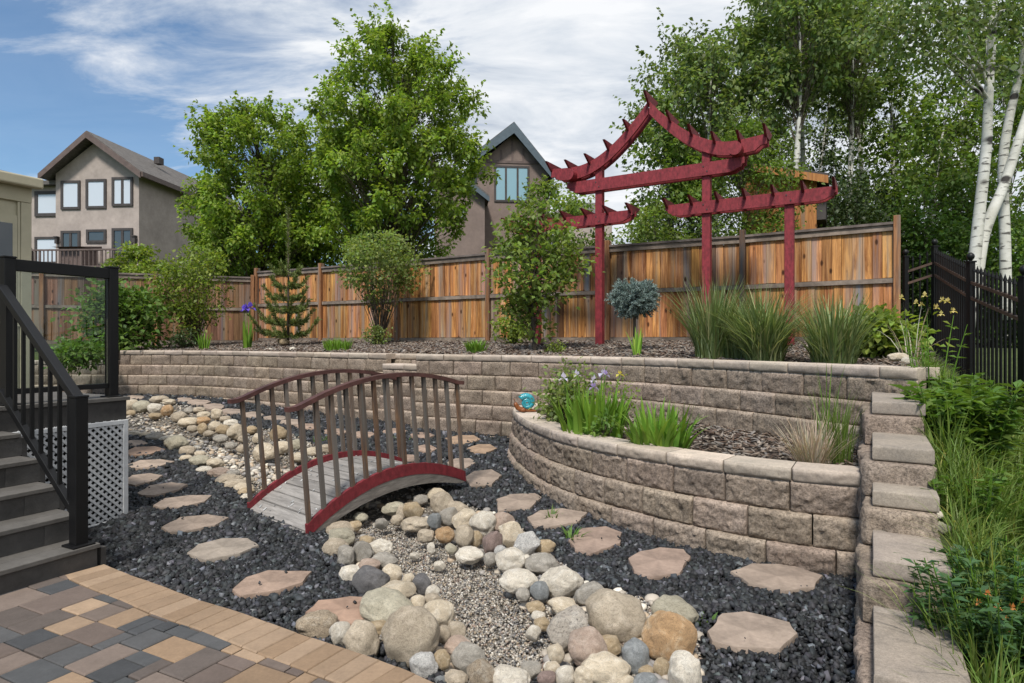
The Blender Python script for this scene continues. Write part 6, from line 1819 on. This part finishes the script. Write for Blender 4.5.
clump('tall_weed_grass', 'green grass growing through the dry clump beside the stepped wall', pp_(838, 4.55), 110, .10, .62, .5, .007, 'grass', 67, 'grass clump')
clump('tall_weed_grass', 'thin tall weeds standing by the dry clump before the wall', pp_(826, 4.7), 12, .06, .85, .25, .010, 'grass', 68, 'grass clump')

# small weeds in the gravel
for k, (px, py, H, n, lab) in enumerate(((572, 541, .16, 24, 'sparse weeds by the left edge of the pinkish stepping stone'), (553, 520, .16, 14, 'thin weeds in front of the tan stepping stone'), (706, 622, .09, 10, 'green weed between orange boulder and nearest right stepping stone'), (634, 642, .09, 12, 'green weed squeezed between the big beige and orange boulders'), (152, 490, .06, 8, 'tiny weed on the left path by the lattice'), (320, 441, .12, 30, 'green ground weed behind the bridge railing'), (400, 441, .10, 30, 'low green weed behind the bridge deck'), (764, 654, .05, 8, 'tiny weed at the edge of the nearest right stepping stone'))):
    x, y, z = G(px, py); clump('weed', lab, (x, y, z), n, .05 if k < 5 else .12, H, 1.0, .018, 'weed', 70 + k, 'weed')

# ---- the weedy slope at right
rng = np.random.default_rng(91); n = 30000
s_ = rng.uniform(2.0, 8.5, n); q_ = .35 + rng.beta(1.0, 1.25, n) * 1.9
x = .5 * s_ + .866 * q_; y = .866 * s_ - .5 * q_
k = (y > .9) & (s_ < 8.5) & ((s_ > 5.4) | (q_ > .32)) & ~((s_ > 6.2) & (q_ < .5)); x, y, s_, q_ = x[k], y[k], s_[k], q_[k]; n = len(x)
B = np.stack([x, y, height(x, y) - .03], 1)
H = rng.uniform(.10, .34, n) * (.75 + .5 * np.sin(x * 5) * np.sin(y * 4) + .25)
a = rng.uniform(0, 2 * PI, n); l = rng.uniform(.1, 1.0, n)
cols = np.where(rng.uniform(0, 1, (n, 1)) < .12, np.array([[1.9, 1.35, 1.6]]), np.ones((n, 3)))
o = blades('slope_grass', B, H, np.stack([np.cos(a), np.sin(a)], 1) * l[:, None], rng.uniform(.004, .009, n), L_['grass'], None, rng, seg=4, cols=cols)
tag(o, 'long green grass covering the slope beside the stepped wall', 'grass', kind='stuff')
def slope(px, py, dz=0):
    D = 1.2
    while D < 9:
        xx = (px - 512) / F * D
        if HC - (py - HY) / F * D <= float(height(np.array([xx]), np.array([D]))[0]) and (.866 * xx - .5 * D) > .3: break
        D += .04
    return (xx, D, float(height(np.array([xx]), np.array([D]))[0]))
def stalk_plant(name, label, base, n, H, spread, leaf, ls, per, seed, cat='weed', lean=.3):
    """upright stems dressed with pointed leaves in whorls"""
    t = thing(name, label, cat, base); rng = np.random.default_rng(seed); mb = MB(); P, D = [], []
    for k in range(n):
        a, u = rng.uniform(0, 2 * PI), math.sqrt(rng.uniform(0, 1)) * spread; h = H * rng.uniform(.6, 1.05)
        p0 = Vector((math.cos(a) * u, math.sin(a) * u, -.03)); p1 = p0 + Vector((math.cos(a) * lean * h * u / spread, math.sin(a) * lean * h * u / spread, h))
        mb.tube([p0, p0.lerp(p1, .5) + Vector((0, 0, .02)), p1], [.005, .004, .002], 4, cap=False)
        for j in range(per):
            f = .12 + .88 * j / per; p = p0.lerp(p1, f)
            for w_ in range(3):
                b2 = rng.uniform(0, 2 * PI); P.append(p); D.append((math.cos(b2), math.sin(b2), rng.uniform(-.2, .55)))
    mb.build('stems', L_['sword'], t)
    nr = rng.normal(0, .3, (len(P), 3)) + np.array((0, 0, 1.0))
    leaf_mesh('leaves', np.array(P, float), np.array(D, float), ls, L_[leaf], t, rng, ratio=.36, nrm=nr, var=.3)
    return t
stalk_plant('lupine_weeds', 'lush pointed leaved weeds in front of the iron fence post', slope(962, 450), 40, .48, .22, 'weed', .11, 13, 1)
stalk_plant('lupine_weeds', 'leafy weeds crowding the top of the stepped wall', slope(962, 420), 20, .36, .18, 'weed', .10, 11, 2)
stalk_plant('lupine_weeds', 'tall thin weeds along the iron fence at the right edge', slope(1010, 500), 22, .40, .35, 'grass', .09, 9, 3)
stalk_plant('lupine_weeds', 'low leafy weeds halfway down the slope', slope(975, 515), 26, .30, .35, 'weed', .07, 8, 4)
clump('tall_weed_grass', 'tall arching grass at the upper end of the stepped wall', slope(945, 455), 50, .10, .45, .6, .009, 'grass', 95, 'grass clump')
clump('tall_weed_grass', 'tall arching grass against the lower stepped wall', slope(975, 520), 120, .20, .42, .9, .007, 'grass', 96, 'grass clump')
clump('tall_weed_grass', 'straw tipped grass at the lower right corner', slope(985, 668), 120, .25, .42, .9, .006, 'grass', 97, 'grass clump', pale=.25)
clump('tall_weed_grass', 'dry stalks leaning over the wall end by the iron fence', slope(910, 385), 16, .06, .75, .8, .008, 'straw', 98, 'grass clump')
t = stalk_plant('columbine', 'yellow flowered columbine at the corner where wood and iron fences meet', slope(931, 398), 9, .56, .16, 'weed', .06, 5, 5, 'flower')
rngc = np.random.default_rng(6)
iris_flowers(t, [(rngc.uniform(-.16, .16), rngc.uniform(-.12, .12), rngc.uniform(.50, .68)) for _ in range(9)], (.62, .52, .22), .030, 7, stalk=False)
rb = slope(1008, 655)
t = stalk_plant('rose_bush', 'dark green rose bush with small orange blooms at lower right', rb, 75, .40, .30, 'rose', .055, 15, 8, 'rose bush', lean=.4)
rngc = np.random.default_rng(16)
iris_flowers(t, [(rngc.uniform(-.26, .1), rngc.uniform(-.28, -.1), rngc.uniform(.16, .30)) for _ in range(12)], (.55, .22, .07), .018, 9, stalk=False)
